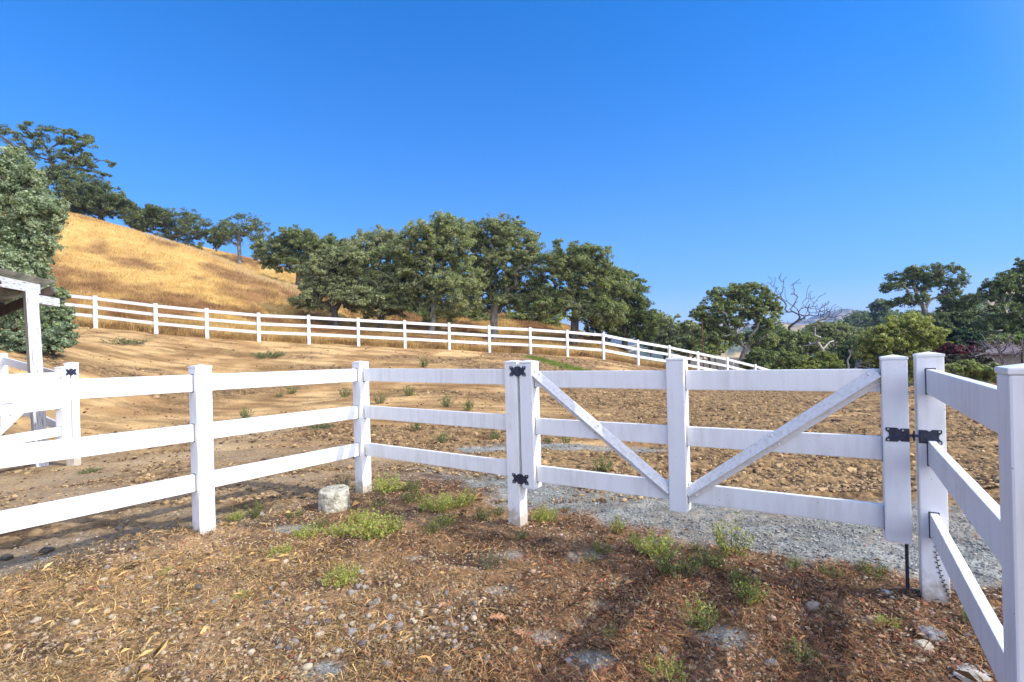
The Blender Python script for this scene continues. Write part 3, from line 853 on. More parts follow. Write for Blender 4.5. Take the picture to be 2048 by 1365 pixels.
OAK = [(0.188, 0.234, 0.080), (0.267, 0.305, 0.109), (0.142, 0.181, 0.070), (0.325, 0.348, 0.130)]
OAKD = [(0.129, 0.166, 0.062), (0.185, 0.226, 0.087), (0.097, 0.123, 0.050), (0.236, 0.266, 0.102)]
OAKG = [(0.270, 0.296, 0.144), (0.362, 0.382, 0.190), (0.207, 0.238, 0.108), (0.400, 0.409, 0.208)]
LITE = [(0.342, 0.399, 0.123), (0.400, 0.409, 0.162), (0.267, 0.331, 0.104), (0.400, 0.409, 0.167)]
YELL = [(0.400, 0.409, 0.112), (0.307, 0.343, 0.094), (0.400, 0.409, 0.126), (0.234, 0.262, 0.083)]
SAGE0 = [(0.500, 0.500, 0.375), (0.500, 0.500, 0.455), (0.386, 0.451, 0.273), (0.500, 0.500, 0.451)]
SAGE = [(0.27, 0.34, 0.20), (0.36, 0.43, 0.28), (0.19, 0.25, 0.14), (0.46, 0.51, 0.35), (0.34, 0.36, 0.19)]
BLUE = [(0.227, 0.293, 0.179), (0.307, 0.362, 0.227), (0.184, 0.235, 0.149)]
def tree(name, label, cat, base, d, blobs, seed, n=90, per=190, size=None, cols=OAK, bark=None, r0=0.28, rc=None, forkh=0.35, depth=0.85, group=None, gap=0.0, tip=None, flat=0.7, lean=None, hollow=0.33, low=0.5, grow=1.0):
    rng = np.random.default_rng(seed)
    bx, by = base
    p0 = ray(bx, CY)[0] * d; g = tz(p0, d); b0 = np.array([p0, d, g])
    mr = np.mean([bl[2] for bl in blobs]) * d / FPX
    B = []
    for bl in blobs:
        cx, cy, rx, ry = bl[:4]; rx *= grow; ry *= grow; off = bl[4] if len(bl) > 4 else rng.uniform(-0.35, 0.35)
        c = P(cx, cy, d + off * mr)
        B.append((*c, rx * d / FPX, max(0.6 * rx, min(1.3 * rx, mr / d * FPX)) * d / FPX * depth, ry * d / FPX))
    dens = 1.1 + 1.5 * (1 - min(gap, 1.0)); n = int(n * dens)
    C = crown_points(B, rng, n, hollow, low)
    zlo = min(b[2] - b[5] for b in B); zhi = max(b[2] + b[5] for b in B)
    cen = np.mean([b[:3] for b in B], 0)
    fork = b0 + (np.array([cen[0], cen[1], 0]) - np.array([b0[0], b0[1], 0])) * 0.35
    fork[2] = b0[2] + max(0.5, (zhi - b0[2]) * forkh)
    root = thing(name, b0, label, cat, group); off = b0
    nodes, par, load = skeleton(b0 - np.array([0, 0, 0.3]), fork, C, rng)
    me, rad = limbs_mesh(nodes, par, load, r0, 0.012 + 0.0002 * d, off, 'trunk', bark or BARK_D)
    link('trunk', me, root)
    rc = rc or 0.62 * (np.mean([np.prod(b[3:6]) for b in B]) * len(B) / max(len(C), 1)) ** (1 / 3) * 1.9
    size = size or (0.034 + 0.00105 * d); per = int(per * 1.5)
    V, F, cn, col = foliage(C, rc, per, size, cols, rng, flat=flat, gap=gap, tipfrac=tip[0] if tip else 0, tipcol=tip[1] if tip else None)
    me = mesh_np('crown', V - off, F, cn, LEAF, col)
    link('crown', me, root)
    return root
def bare_tree(name, label, base, d, pts, seed, r0=0.2, bark=None, n_twigs=60, twig=0.9, group=None, trunk_to=None):
    """leafless tree: pts are branch ends in the picture, each given its own depth"""
    rng = np.random.default_rng(seed)
    p0 = ray(base[0], CY)[0] * d; g = tz(p0, d); b0 = np.array([p0, d, g])
    T = np.array([P(x, y, d + rng.uniform(-0.8, 0.8)) for x, y in pts])
    fork = P(trunk_to[0], trunk_to[1], d)
    root = thing(name, b0, label, 'dead tree', group)
    # twigs fan out from the branch ends
    tw = []
    for t in T:
        for _ in range(max(1, n_twigs // len(T))):
            dv = unit((t - fork)[None])[0] * 0.5 + rng.normal(size=3) * 0.6
            tw.append(t + dv * twig * rng.uniform(0.3, 1))
    allT = np.concatenate([T, np.array(tw)]) if tw else T
    nodes, par, load = skeleton(b0 - np.array([0, 0, 0.3]), fork, allT, rng, wander=0.16)
    me, _ = limbs_mesh(nodes, par, load, r0, 0.010 + 0.00025 * d, b0, 'trunk', bark or BARK_W, expo=0.5)
    link('trunk', me, root)
    return root
def shrub(name, label, base, d, blobs, seed, cat='shrub', **kw):
    kw.setdefault('n', 40); kw.setdefault('per', 150); kw.setdefault('r0', 0.05); kw.setdefault('forkh', 0.12); kw.setdefault('low', 0.8); kw.setdefault('hollow', 0.3)
    return tree(name, label, cat, base, d, blobs, seed, **kw)

# ------------------------------------------------------------------ trees, left to right
OG = 'oaks growing on and below the hill'
tree('oak_tree', 'tall open-crowned dark oak on the hilltop with branches showing against the sky', 'tree', (95, 450), 66,
     [(95, 268, 60, 20), (50, 285, 50, 28), (165, 295, 44, 26), (195, 322, 28, 18), (120, 318, 55, 20), (5, 290, 36, 34), (60, 335, 56, 30), (180, 340, 40, 16)], 101, n=62, per=300, cols=OAKD, gap=0.95, r0=0.34, forkh=0.45, hollow=0.55, group=OG, flat=0.55, rc=0.95)
tree('oak_tree', 'dense dark oak on the hill crest directly below the tall open-crowned oak', 'tree', (205, 455), 62,
     [(170, 395, 50, 38), (205, 400, 42, 40), (140, 370, 40, 30), (238, 415, 30, 28), (160, 420, 60, 30), (255, 428, 18, 20)], 102, n=100, per=180, cols=OAKD, group=OG)
tree('oak_tree', 'small dark green oak between the dense crest oak and the low branching oak', 'tree', (292, 470), 72,
     [(290, 440, 26, 24), (310, 425, 18, 14), (275, 450, 20, 20)], 103, n=40, per=170, cols=OAKD, group=OG, r0=0.15)
tree('oak_tree', 'spreading low oak behind the hill crest with pale limbs forking near the ground', 'tree', (347, 492), 76,
     [(355, 445, 50, 24), (320, 460, 28, 26), (395, 455, 26, 30), (370, 475, 45, 20), (330, 435, 25, 15)], 104, n=75, per=130, cols=OAKD, bark=BARK_G, forkh=0.18, r0=0.30, gap=0.6, group=OG)
tree('oak_tree', 'thin little dark oak left of the pale-trunked oak behind the crest', 'tree', (437, 500), 80,
     [(440, 470, 20, 18), (432, 485, 15, 12)], 105, n=28, per=120, cols=OAKD, r0=0.12, group=OG)
tree('oak_tree', 'sparse oak with a straight pale grey trunk standing behind the hill crest', 'tree', (483, 529), 72,
     [(485, 448, 38, 18), (460, 462, 26, 18), (515, 465, 22, 22), (485, 475, 40, 16), (440, 468, 16, 12)], 106, n=70, per=75, cols=OAKD, bark=BARK_G, forkh=0.35, r0=0.25, gap=0.9, hollow=0.6, group=OG)
tree('oak_tree', 'broad mid-green oak at the foot of the crest left of the centre grove', 'tree', (590, 545), 66,
     [(590, 480, 45, 26), (545, 505, 42, 30), (620, 500, 45, 36), (660, 500, 30, 26), (575, 520, 50, 26), (685, 498, 16, 14)], 107, n=120, per=190, cols=OAK, group=OG, r0=0.3)
tree('oak_tree', 'tall oak with a ragged top rising behind the left end of the centre grove', 'tree', (745, 600), 60,
     [(735, 490, 40, 28), (770, 475, 30, 20), (720, 520, 40, 35), (780, 500, 40, 34)], 108, n=75, per=150, cols=OAKG, gap=0.5, group=OG, grow=1.08, r0=0.26)
tree('oak_tree', 'grey-green oak at the left end of the grove with low limbs sweeping over the slope', 'tree', (673, 657), 41,
     [(665, 540, 55, 42), (630, 560, 36, 36), (700, 575, 48, 42), (650, 590, 52, 28), (612, 604, 26, 10), (690, 520, 40, 26), (720, 600, 36, 24), (640, 545, 34, 30)], 109, n=150, per=210, cols=OAKG, bark=BARK_D, forkh=0.2, r0=0.26, group=OG, grow=1.08, low=0.6)
tree('oak_tree', 'bushy light-green oak second from the left in the grove, dark thin trunk', 'tree', (763, 667), 42,
     [(775, 535, 52, 40), (740, 575, 44, 38), (800, 585, 58, 42), (770, 610, 50, 26), (820, 540, 38, 34)], 110, n=140, per=210, cols=OAKG + LITE[:1], r0=0.2, forkh=0.25, group=OG, grow=1.08, low=0.55)
tree('oak_tree', 'tallest light-green oak in the grove with airy top and pale leaning limbs', 'tree', (860, 671), 41,
     [(860, 470, 50, 26), (905, 480, 42, 34), (830, 500, 52, 42), (880, 530, 64, 48), (850, 580, 62, 42), (915, 585, 48, 40), (935, 560, 34, 34), (880, 625, 48, 24), (895, 447, 30, 14)], 111, n=210, per=190, cols=OAKG + LITE[:1], bark=BARK_G, r0=0.26, forkh=0.28, gap=0.35, group=OG, grow=1.08)
tree('oak_tree', 'large dark round-topped oak with a thick trunk right of the tallest grove oak', 'tree', (990, 676), 43,
     [(985, 470, 45, 30), (1030, 480, 42, 38), (955, 510, 40, 45), (1010, 530, 58, 44), (1058, 520, 26, 40), (975, 575, 60, 40), (1040, 585, 46, 36), (945, 465, 24, 22), (1000, 610, 55, 22)], 112, n=210, per=190, cols=OAKD[:2] + OAKG, bark=BARK_G, r0=0.36, forkh=0.33, gap=0.35, group=OG, grow=1.08)
tree('oak_tree', 'dome-shaped dark oak on the right of the grove with sky showing through its crown', 'tree', (1145, 688), 42,
     [(1140, 520, 48, 32), (1180, 525, 44, 34), (1110, 555, 40, 40), (1190, 575, 52, 50), (1140, 600, 62, 34), (1225, 575, 36, 48), (1090, 610, 40, 26), (1205, 630, 50, 30)], 113, n=200, per=195, cols=OAK + OAKG[:2], r0=0.36, forkh=0.3, gap=0.3, group=OG, grow=1.08)
tree('oak_tree', 'dark oak sloping down to the ground at the right end of the grove', 'tree', (1250, 700), 46,
     [(1245, 570, 26, 30), (1265, 600, 32, 40), (1285, 640, 28, 34), (1240, 640, 52, 38), (1210, 655, 40, 26), (1290, 668, 22, 14)], 114, n=120, per=190, cols=OAKD + OAK[:2], r0=0.28, group=OG, grow=1.08, low=0.7)
tree('oak_tree', 'young bright green oak seen low between the trunks of the two dark grove oaks', 'tree', (1070, 668), 56,
     [(1070, 630, 44, 28), (1035, 640, 32, 20), (1110, 635, 32, 26), (1090, 600, 40, 26)], 115, n=60, per=150, cols=LITE, r0=0.12, group=OG, grow=1.08, low=0.7)
for k, (bx, by, d, bl, lb) in enumerate((
    ((940), 655, 54, [(930, 615, 44, 34), (960, 640, 34, 16), (900, 632, 30, 18)], 'small shaded oak low between the light-green oak and the dark round-topped oak'),
    ((705), 645, 52, [(712, 625, 26, 16), (745, 632, 20, 12)], 'small shaded oak low between the two leftmost grove oaks'),
    ((815), 650, 54, [(812, 615, 44, 34), (840, 630, 30, 20)], 'small shaded oak low behind the bushy light-green oak'))):
    tree('oak_tree', lb, 'tree', (bx, by), d, bl, 120 + k, n=40, per=150, cols=OAK, r0=0.1, group=OG, low=0.7)
# bottom of the slope, behind the falling end of the far fence
tree('oak_tree', 'blue-green oak just right of the grove behind the descending fence', 'tree', (1330, 700), 68,
     [(1330, 645, 28, 22), (1345, 668, 36, 26), (1312, 672, 24, 26), (1325, 690, 36, 22)], 130, n=70, per=170, cols=OAKG, r0=0.2, low=0.7)
tree('oak_tree', 'pale olive tree behind the descending fence, left of the rusty pole', 'tree', (1378, 705), 62,
     [(1380, 665, 26, 24), (1365, 690, 30, 22), (1392, 690, 18, 20)], 131, n=55, per=170, cols=OAKG + LITE[:1], r0=0.15, low=0.7)
tree('oak_tree', 'small light green tree between the rusty pole and the lone spreading oak', 'tree', (1418, 712), 58,
     [(1412, 700, 22, 16), (1432, 692, 24, 22), (1425, 675, 22, 14)], 132, n=45, per=150, cols=LITE, r0=0.12, low=0.7)
tree('oak_tree', 'lone spreading oak with a forked pale trunk above the end of the far fence', 'tree', (1487, 735), 44,
     [(1455, 590, 34, 20), (1500, 590, 40, 22), (1428, 620, 34, 24), (1480, 615, 50, 28), (1530, 630, 36, 28), (1405, 632, 16, 12), (1450, 650, 48, 18), (1535, 655, 26, 20), (1405, 676, 28, 12), (1450, 680, 34, 12), (1520, 680, 34, 18), (1545, 605, 16, 20)], 133, n=190, per=150, cols=OAK, bark=BARK_G, r0=0.26, forkh=0.30, gap=0.5, hollow=0.55)
bare_tree('dead_tree', 'tall leafless dead tree with crooked twigs behind the lone spreading oak', (1580, 700), 60,
     [(1562, 562), (1545, 572), (1585, 570), (1590, 590), (1615, 596), (1612, 612), (1630, 605), (1648, 612), (1600, 640), (1566, 600), (1575, 625), (1622, 628), (1555, 590), (1640, 630)], 140, r0=0.14, bark=BARK_D, n_twigs=150, twig=1.1, trunk_to=(1578, 655))
bare_tree('dead_tree', 'grey dead tree with long bare side branches leaning over the dark bushes', (1600, 700), 58,
     [(1640, 640), (1655, 620), (1670, 640), (1625, 652), (1660, 628), (1690, 632)], 141, r0=0.10, bark=BARK_D, n_twigs=70, twig=0.9, trunk_to=(1612, 660))
bare_tree('dead_tree', 'bleached white snag with two level side stubs among the olive bushes', (1645, 735), 40,
     [(1630, 655), (1640, 675), (1622, 690), (1668, 692), (1618, 685)], 142, r0=0.13, bark=BARK_W, n_twigs=8, twig=0.5, trunk_to=(1645, 700))
bare_tree('dead_tree', 'bleached leaning dead trunk with an arched limb just behind the gate top rail', (1688, 745), 30,
     [(1704, 700), (1722, 724), (1745, 738), (1738, 722), (1750, 728), (1756, 720)], 143, r0=0.12, bark=BARK_W, n_twigs=12, twig=0.25, trunk_to=(1695, 722))
tree('tree', 'olive-green bushy tree below the tall dead tree', 'tree', (1590, 735), 52,
     [(1580, 685, 44, 26), (1540, 700, 36, 24), (1615, 690, 36, 28), (1560, 720, 46, 20)], 150, n=95, per=170, cols=OAK + OAKG[:1], low=0.7, r0=0.16)
tree('tree', 'grey-green rounded tree right of the bleached white snag', 'tree', (1680, 730), 56,
     [(1670, 670, 36, 26), (1700, 685, 36, 30), (1650, 690, 30, 24), (1640, 660, 24, 14)], 151, n=85, per=170, cols=OAKG, low=0.7, r0=0.16)
tree('tree', 'dark shaded tree behind the leaning dead trunk', 'tree', (1720, 745), 46,
     [(1715, 705, 36, 28), (1690, 720, 30, 22), (1740, 725, 26, 20)], 152, n=60, per=170, cols=OAKD, low=0.8, r0=0.14)
shrub('shrub', 'low yellow-green round bush in front of the bleached snag, right of its twin', (1638, 745), 33,
     [(1640, 728, 40, 22), (1615, 738, 24, 14), (1665, 738, 22, 14)], 153, cols=YELL, n=60, per=190)
shrub('shrub', 'low mid-green round bush left of the yellow-green bush, behind the gate rail', (1560, 745), 34,
     [(1562, 722, 32, 22), (1535, 738, 28, 14), (1588, 732, 22, 18)], 154, cols=LITE[:1] + OAK, n=60, per=190)
shrub('shrub', 'dark green bush at the foot of the lone spreading oak', (1520, 740), 38,
     [(1522, 715, 24, 18), (1500, 728, 20, 12)], 155, cols=OAK, n=34, per=160)
tree('tree', 'big yellow-green tree filling the gap behind the right gate upright', 'tree', (1815, 770), 30,
     [(1810, 660, 50, 30), (1770, 690, 45, 36), (1850, 690, 42, 42), (1800, 710, 62, 42), (1740, 705, 26, 22), (1825, 640, 30, 16), (1850, 735, 40, 30), (1790, 750, 56, 20)], 156, n=170, per=230, cols=YELL, r0=0.16, forkh=0.2, low=0.7, tip=(0.04, (0.34, 0.24, 0.03)))
tree('oak_tree', 'umbrella-shaped oak with pale forking limbs standing on the right skyline', 'tree', (1862, 650), 58,
     [(1850, 545, 40, 16), (1810, 558, 34, 18), (1895, 550, 32, 18), (1790, 575, 24, 12), (1910, 572, 20, 14), (1850, 565, 50, 16), (1825, 600, 28, 12), (1900, 590, 18, 10), (1800, 610, 20, 12)], 157, n=130, per=105, cols=OAKD, bark=BARK_G, r0=0.30, forkh=0.32, gap=0.8, hollow=0.6)
tree('tree', 'dark pointed tree right of the umbrella-shaped oak', 'tree', (1912, 690), 52,
     [(1910, 600, 24, 16), (1915, 630, 36, 30), (1930, 660, 42, 30), (1880, 650, 28, 26)], 158, n=95, per=190, cols=OAKD, low=0.7)
tree('tree', 'blue-green tree between the dark pointed tree and the rightmost oak', 'tree', (1965, 690), 64,
     [(1950, 625, 30, 22), (1975, 650, 36, 34), (1940, 660, 30, 30)], 159, n=70, per=170, cols=BLUE, low=0.7)
tree('oak_tree', 'rightmost oak with long drooping grey limbs reaching in from the photo edge', 'tree', (2075, 730), 38,
     [(2010, 562, 34, 16), (2045, 555, 30, 18), (1985, 580, 30, 14), (2030, 590, 44, 18), (2055, 520, 14, 12), (2085, 530, 36, 20), (1965, 600, 22, 12), (2020, 630, 44, 22), (2060, 640, 50, 30), (1990, 655, 36, 20), (2090, 590, 50, 40), (2030, 665, 44, 16)], 160, n=170, per=140, cols=OAKD + OAK[:1], bark=BARK_G, r0=0.30, forkh=0.35, gap=0.6, hollow=0.5)
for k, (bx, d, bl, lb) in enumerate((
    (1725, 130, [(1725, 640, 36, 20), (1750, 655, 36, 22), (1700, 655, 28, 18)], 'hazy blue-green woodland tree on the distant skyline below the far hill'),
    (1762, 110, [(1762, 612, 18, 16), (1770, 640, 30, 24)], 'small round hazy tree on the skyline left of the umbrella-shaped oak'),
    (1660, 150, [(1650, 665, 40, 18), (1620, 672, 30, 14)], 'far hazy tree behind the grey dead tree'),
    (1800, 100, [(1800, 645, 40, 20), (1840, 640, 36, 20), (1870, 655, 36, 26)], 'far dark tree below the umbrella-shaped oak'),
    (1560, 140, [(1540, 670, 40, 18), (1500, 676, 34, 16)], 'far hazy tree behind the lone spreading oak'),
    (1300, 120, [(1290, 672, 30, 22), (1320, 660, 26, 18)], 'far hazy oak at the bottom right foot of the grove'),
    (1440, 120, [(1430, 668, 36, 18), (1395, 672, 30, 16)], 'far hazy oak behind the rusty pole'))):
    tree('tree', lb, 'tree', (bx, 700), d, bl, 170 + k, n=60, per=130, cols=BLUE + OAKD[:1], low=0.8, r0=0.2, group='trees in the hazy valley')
# the near left
tree('olive_tree', 'pale grey-green tree with small leaves rising behind the shed roof', 'tree', (30, 690), 17,
     [(15, 335, 34, 36), (45, 370, 40, 40), (20, 420, 66, 60), (84, 425, 30, 40), (40, 480, 56, 56), (80, 480, 30, 36), (48, 530, 42, 36), (-40, 390, 60, 90), (-30, 510, 60, 70), (70, 350, 20, 20), (100, 415, 22, 24), (66, 550, 34, 30), (30, 590, 50, 40), (66, 610, 40, 40), (20, 640, 50, 30)], 180, n=200, per=170, size=0.050, cols=SAGE, r0=0.13, forkh=0.2, low=0.9, flat=1.1, rc=0.30, hollow=0.3)
shrub('shrub', 'pale leafy shrub under the beam end, against the first far fence rails', (108, 680), 16,
     [(108, 600, 24, 22), (118, 628, 24, 20), (98, 645, 30, 28), (115, 588, 14, 12), (120, 655, 22, 20)], 181, cols=SAGE[:3] + LITE[:1], n=50, per=240, size=0.042)
shrub('shrub', 'low dark sage shrub spreading along the ground behind the shed post', (60, 692), 15.5,
     [(30, 680, 46, 22), (75, 682, 44, 20), (120, 676, 26, 20), (140, 662, 14, 14), (-20, 676, 40, 26), (110, 692, 34, 14), (40, 700, 50, 12)], 182, cols=SAGE[:3], n=80, per=200, size=0.042, tip=(0.02, (0.25, 0.12, 0.04)))
# garden shrubs on the right
shrub('shrub', 'rounded dark green garden shrub above the red shrub', (1930, 715), 30,
     [(1925, 675, 30, 16), (1905, 690, 24, 14), (1950, 690, 24, 14)], 190, cols=[(0.035, 0.075, 0.035), (0.05, 0.10, 0.05), (0.03, 0.055, 0.03)], n=60, per=190)
shrub('shrub', 'crimson-leaved shrub behind the latch post fence', (1912, 720), 27,
     [(1900, 702, 20, 14), (1932, 700, 16, 10), (1915, 712, 22, 10)], 191, cols=[(0.20, 0.035, 0.05), (0.14, 0.04, 0.055), (0.09, 0.05, 0.04)], n=36, per=150)
shrub('shrub', 'pale lime variegated shrub at the right edge, the left one of two', (2005, 700), 24,
     [(2005, 678, 24, 10), (1990, 682, 14, 8)], 192, cols=[(0.30, 0.36, 0.13), (0.42, 0.46, 0.22), (0.20, 0.27, 0.09)], n=30, per=190, size=0.05)
shrub('shrub', 'pale lime variegated shrub cut by the right photo edge', (2048, 700), 24,
     [(2045, 678, 20, 11), (2070, 682, 20, 12)], 193, cols=[(0.28, 0.36, 0.11), (0.40, 0.46, 0.18), (0.20, 0.27, 0.09)], n=30, per=190, size=0.05)
bare_tree('bare_shrub', 'leafless mauve-grey twiggy shrub below the lime variegated shrubs', (2005, 738), 21,
     [(x, y) for x, y in ((1960, 700), (1975, 692), (1990, 690), (2005, 688), (2020, 690), (2035, 694), (2050, 696), (2065, 700), (1950, 712), (2000, 700), (2030, 704), (1970, 708))], 194, r0=0.03, bark=simple('mauve_twigs', (0.10, 0.08, 0.085), (0.22, 0.18, 0.18), 9, 0.9), n_twigs=260, twig=0.35, trunk_to=(2005, 732))
shrub('shrub', 'mixed green ground shrub right behind the top rail at the right', (1960, 765), 17,
     [(1930, 738, 34, 14), (1975, 745, 30, 16), (2005, 748, 26, 16), (1900, 742, 22, 12)], 195, cols=LITE + OAK, n=60, per=190, size=0.045, tip=(0.05, (0.25, 0.12, 0.05)))
shrub('shrub', 'dull purple-green shrub between the crimson shrub and the near ground shrub', (1930, 745), 22,
     [(1915, 722, 30, 10), (1955, 720, 26, 12), (1890, 730, 18, 12)], 196, cols=[(0.09, 0.08, 0.06), (0.07, 0.085, 0.05), (0.12, 0.10, 0.07)], n=44, per=150)
# rusty pole standing behind the far fence
q0 = P(1407, 712, 40); zt_ = P(1404, 638, 40)[2]
o = MB().tube([(q0[0], q0[1], tz(q0[0], q0[1]) - 0.3), (q0[0] - 0.06, q0[1], zt_)], [0.05, 0.04], 8).build('pole', RUST)
tag(o, 'thin rusty iron pole standing beyond the descending end of the far fence', 'pole')

# ------------------------------------------------------------------ far hills and the white corral below the oak
def far_hill(name, x0, x1, y, depth, prof, zbase, seed, c_grass, c_wood, woodiness):
    """long ridge: prof = [(x, crest z)], solid mound with both slopes"""
    nx, ny = 160, 40
    xs = np.linspace(x0, x1, nx); t = np.linspace(-1, 1, ny)
    X, T = np.meshgrid(xs, t, indexing='ij')
    crest = np.interp(xs, [p[0] for p in prof], [p[1] for p in prof])[:, None]
    h = (np.cos(T * np.pi) * 0.5 + 0.5) ** 0.8
    Y = y + T * depth
    Z = zbase + (crest - zbase) * h + (fbm(X / (depth * .22), Y / (depth * .22), 5, seed) - 0.5) * depth * 0.10 * np.sqrt(h)
    wd = sstep(0.5 - 0.02, 0.56, fbm(X / (depth * 0.16), Y / (depth * .10), 5, seed + 3) + woodiness)
    col = lerp3(c_grass, c_wood, wd.ravel())
    i = np.arange(nx - 1)[:, None] * ny; j = np.arange(ny - 1)[None]
    F = np.stack([i + j, i + ny + j, i + ny + j + 1, i + j + 1], -1).reshape(-1, 4)
    V = np.stack([X, Y, Z], -1).reshape(-1, 3)
    o = link(name, mesh_np(name, V, F.ravel(), np.full(len(F), 4), STONE, col, smooth=True)); tag(o, kind='structure')
def hx(px, d): return ray(px, CY)[0] * d
def hz(px, py, d): return P(px, py, d)[2]
d_ = 1300.
far_hill('hills', hx(1150, d_), hx(2500, d_), d_, 240, [(hx(1150, d_), 40), (hx(1380, d_), hz(1380, 652, d_)), (hx(1430, d_), hz(1430, 640, d_)), (hx(1500, d_), hz(1500, 652, d_)), (hx(1590, d_), hz(1590, 650, d_)), (hx(1640, d_), hz(1640, 634, d_)), (hx(1672, d_), hz(1672, 618, d_)), (hx(1712, d_), hz(1712, 622, d_)), (hx(1740, d_), hz(1740, 634, d_)), (hx(1800, d_), hz(1800, 640, d_)), (hx(2000, d_), hz(2000, 600, d_)), (hx(2500, d_), hz(2500, 600, d_))], -20, 401, (0.34, 0.29, 0.21), (0.04, 0.06, 0.06), 0.12)
d_ = 560.
far_hill('hills', hx(1200, d_), hx(2500, d_), d_, 120, [(hx(1200, d_), 0), (hx(1400, d_), hz(1400, 668, d_)), (hx(1600, d_), hz(1600, 650, d_)), (hx(1700, d_), hz(1700, 648, d_)), (hx(1850, d_), hz(1850, 640, d_)), (hx(1960, d_), hz(1960, 586, d_)), (hx(2060, d_), hz(2060, 570, d_)), (hx(2500, d_), hz(2500, 600, d_))], -20, 431, (0.50, 0.36, 0.17), (0.045, 0.07, 0.045), 0.05)
cor_pts = [P(px, 722 + 0.06 * (px - 1470), d) for px, d in ((1466, 62), (1480, 60), (1494, 58), (1508, 56), (1522, 55), (1536, 54), (1550, 53))]
corral = thing('corral_fence', (cor_pts[0][0], cor_pts[0][1], tz(cor_pts[0][0], cor_pts[0][1])), 'small distant white corral fence below the lone spreading oak', 'fence')
for p in cor_pts:
    g = tz(p[0], p[1]); MB().box((p[0], p[1], (g + p[2]) / 2), ex, ey, ZZ, 0.13, 0.13, p[2] - g, 0.005, seg=1).build('post', VINYL_F, corral)
for p, q in zip(cor_pts[:-1], cor_pts[1:]):
    for dh in (0.12, 0.5): rail(corral, p - ZZ * dh, q - ZZ * dh, VINYL_F)
# low house roof among the garden shrubs
h0 = P(1960, 708, 33); hb_ = thing('house', (h0[0], h0[1], tz(h0[0], h0[1])), 'low house with a mauve-grey shingle roof behind the leafless shrub at the right edge', 'house')
ra, rb = P(1951, 707, 33), P(1992, 690, 36)
ux = np.array([1.0, -0.1, 0]); ux /= np.linalg.norm(ux)
SHING = simple('mauve_shingle', (0.085, 0.07, 0.075), (0.16, 0.13, 0.135), 9, 0.9, 0.3)
gz_ = tz(h0[0], h0[1]) - 0.5
m_ = MB(); L_ = 9.0
V = [ra, ra + ux * L_, rb + ux * L_, rb, ra - ZZ * .12, ra + ux * L_ - ZZ * .12, rb + ux * L_ - ZZ * .12, rb - ZZ * .12]
m_.add(V, [[0, 1, 2, 3], [7, 6, 5, 4], [0, 4, 5, 1], [1, 5, 6, 2], [2, 6, 7, 3], [3, 7, 4, 0]]); rf_ = m_.build('roof', SHING, hb_)
dv = unit((rb - ra)[None])[0]
MB().box((ra + rb) / 2 - ux * 0.03 + ZZ * -0.03, dv, ux, np.cross(dv, ux), np.linalg.norm(rb - ra), 0.04, 0.16, 0.003).build('rake_board', VINYL, rf_)
c = (ra + rb) / 2 + ux * L_ / 2
m_ = MB(); m_.add([ra + ux * .3 + np.array([0, .4, -.14]), ra + ux * (L_ - .3) + np.array([0, .4, -.14]), rb + ux * (L_ - .3) + np.array([0, -.2, -.16]), rb + ux * .3 + np.array([0, -.2, -.16])] + [np.array([q[0], q[1], gz_]) for q in (ra + ux * .3 + np.array([0, .4, 0]), ra + ux * (L_ - .3) + np.array([0, .4, 0]), rb + ux * (L_ - .3), rb + ux * .3)],
                  [[0, 1, 5, 4], [1, 2, 6, 5], [2, 3, 7, 6], [3, 0, 4, 7]]); m_.build('wall', simple('stucco', (0.16, 0.14, 0.12), (0.22, 0.20, 0.17), 6, 0.9), hb_)

# ------------------------------------------------------------------ dry grass on the hill and along the far fence
def blades(x, y, h, wd, col, rng, bendk=0.5, name='dry_grass', mat=None, upright=1.0):
    n = len(x); z = terrain(x, y) - 0.02
    B = np.stack([x, y, z], 1)
    a = rng.random(n) * 2 * np.pi
    s = np.stack([np.cos(a), np.sin(a), np.zeros(n)], 1) * (wd / 2)[:, None]
    a2 = rng.normal(0.3, 1.2, n)
    tipv = np.stack([np.cos(a2) * h * bendk, np.sin(a2) * h * bendk, h * upright], 1) * rng.uniform(0.6, 1.2, n)[:, None]
    V = np.stack([B - s, B + s, B + tipv], 1).reshape(-1, 3)
    o = link(name, mesh_np(name, V, np.arange(3 * n), np.full(n, 3), mat or DRY, np.repeat(col, 3, 0)))
    return tag(o, kind='stuff')
rng = np.random.default_rng(5)
n = 560000
px = rng.uniform(-60, 1700, n); d = 22 + 58 * rng.random(n) ** 1.35
x = (px - CX) / FPX * d; y = d
keep = (y > fence_y(x) + 0.30) & ~((x > 9) & (y > 38))
x, y = x[keep], y[keep]
gn = fbm(x * 0.30 + 0.1 * y, y * 0.22, 4, 89); g2 = fbm(x * 1.1, y * 1.1, 3, 91)
k = rng.random(len(x)) < 0.35 + 0.65 * sstep(0.35, 0.6, g2)
x, y, gn, g2 = x[k], y[k], gn[k], g2[k]
up_ = sstep(2.5, 9.0, terrain(x, y))[:, None]
cg = (lerp3((0.28, 0.14, 0.048), (0.60, 0.385, 0.12), sstep(0.32, 0.64, gn)) * (0.85 + 0.25 * up_) + np.array([0.03, 0.04, 0.025]) * up_) * rng.uniform(0.75, 1.2, len(x))[:, None]
cg[rng.random(len(x)) < 0.12] *= np.array([1.15, 1.2, 1.4])
blades(x, y, 0.12 + 0.20 * sstep(0.3, 0.7, g2), np.full(len(x), 0.022) + 0.0004 * y, cg, rng, 0.55)
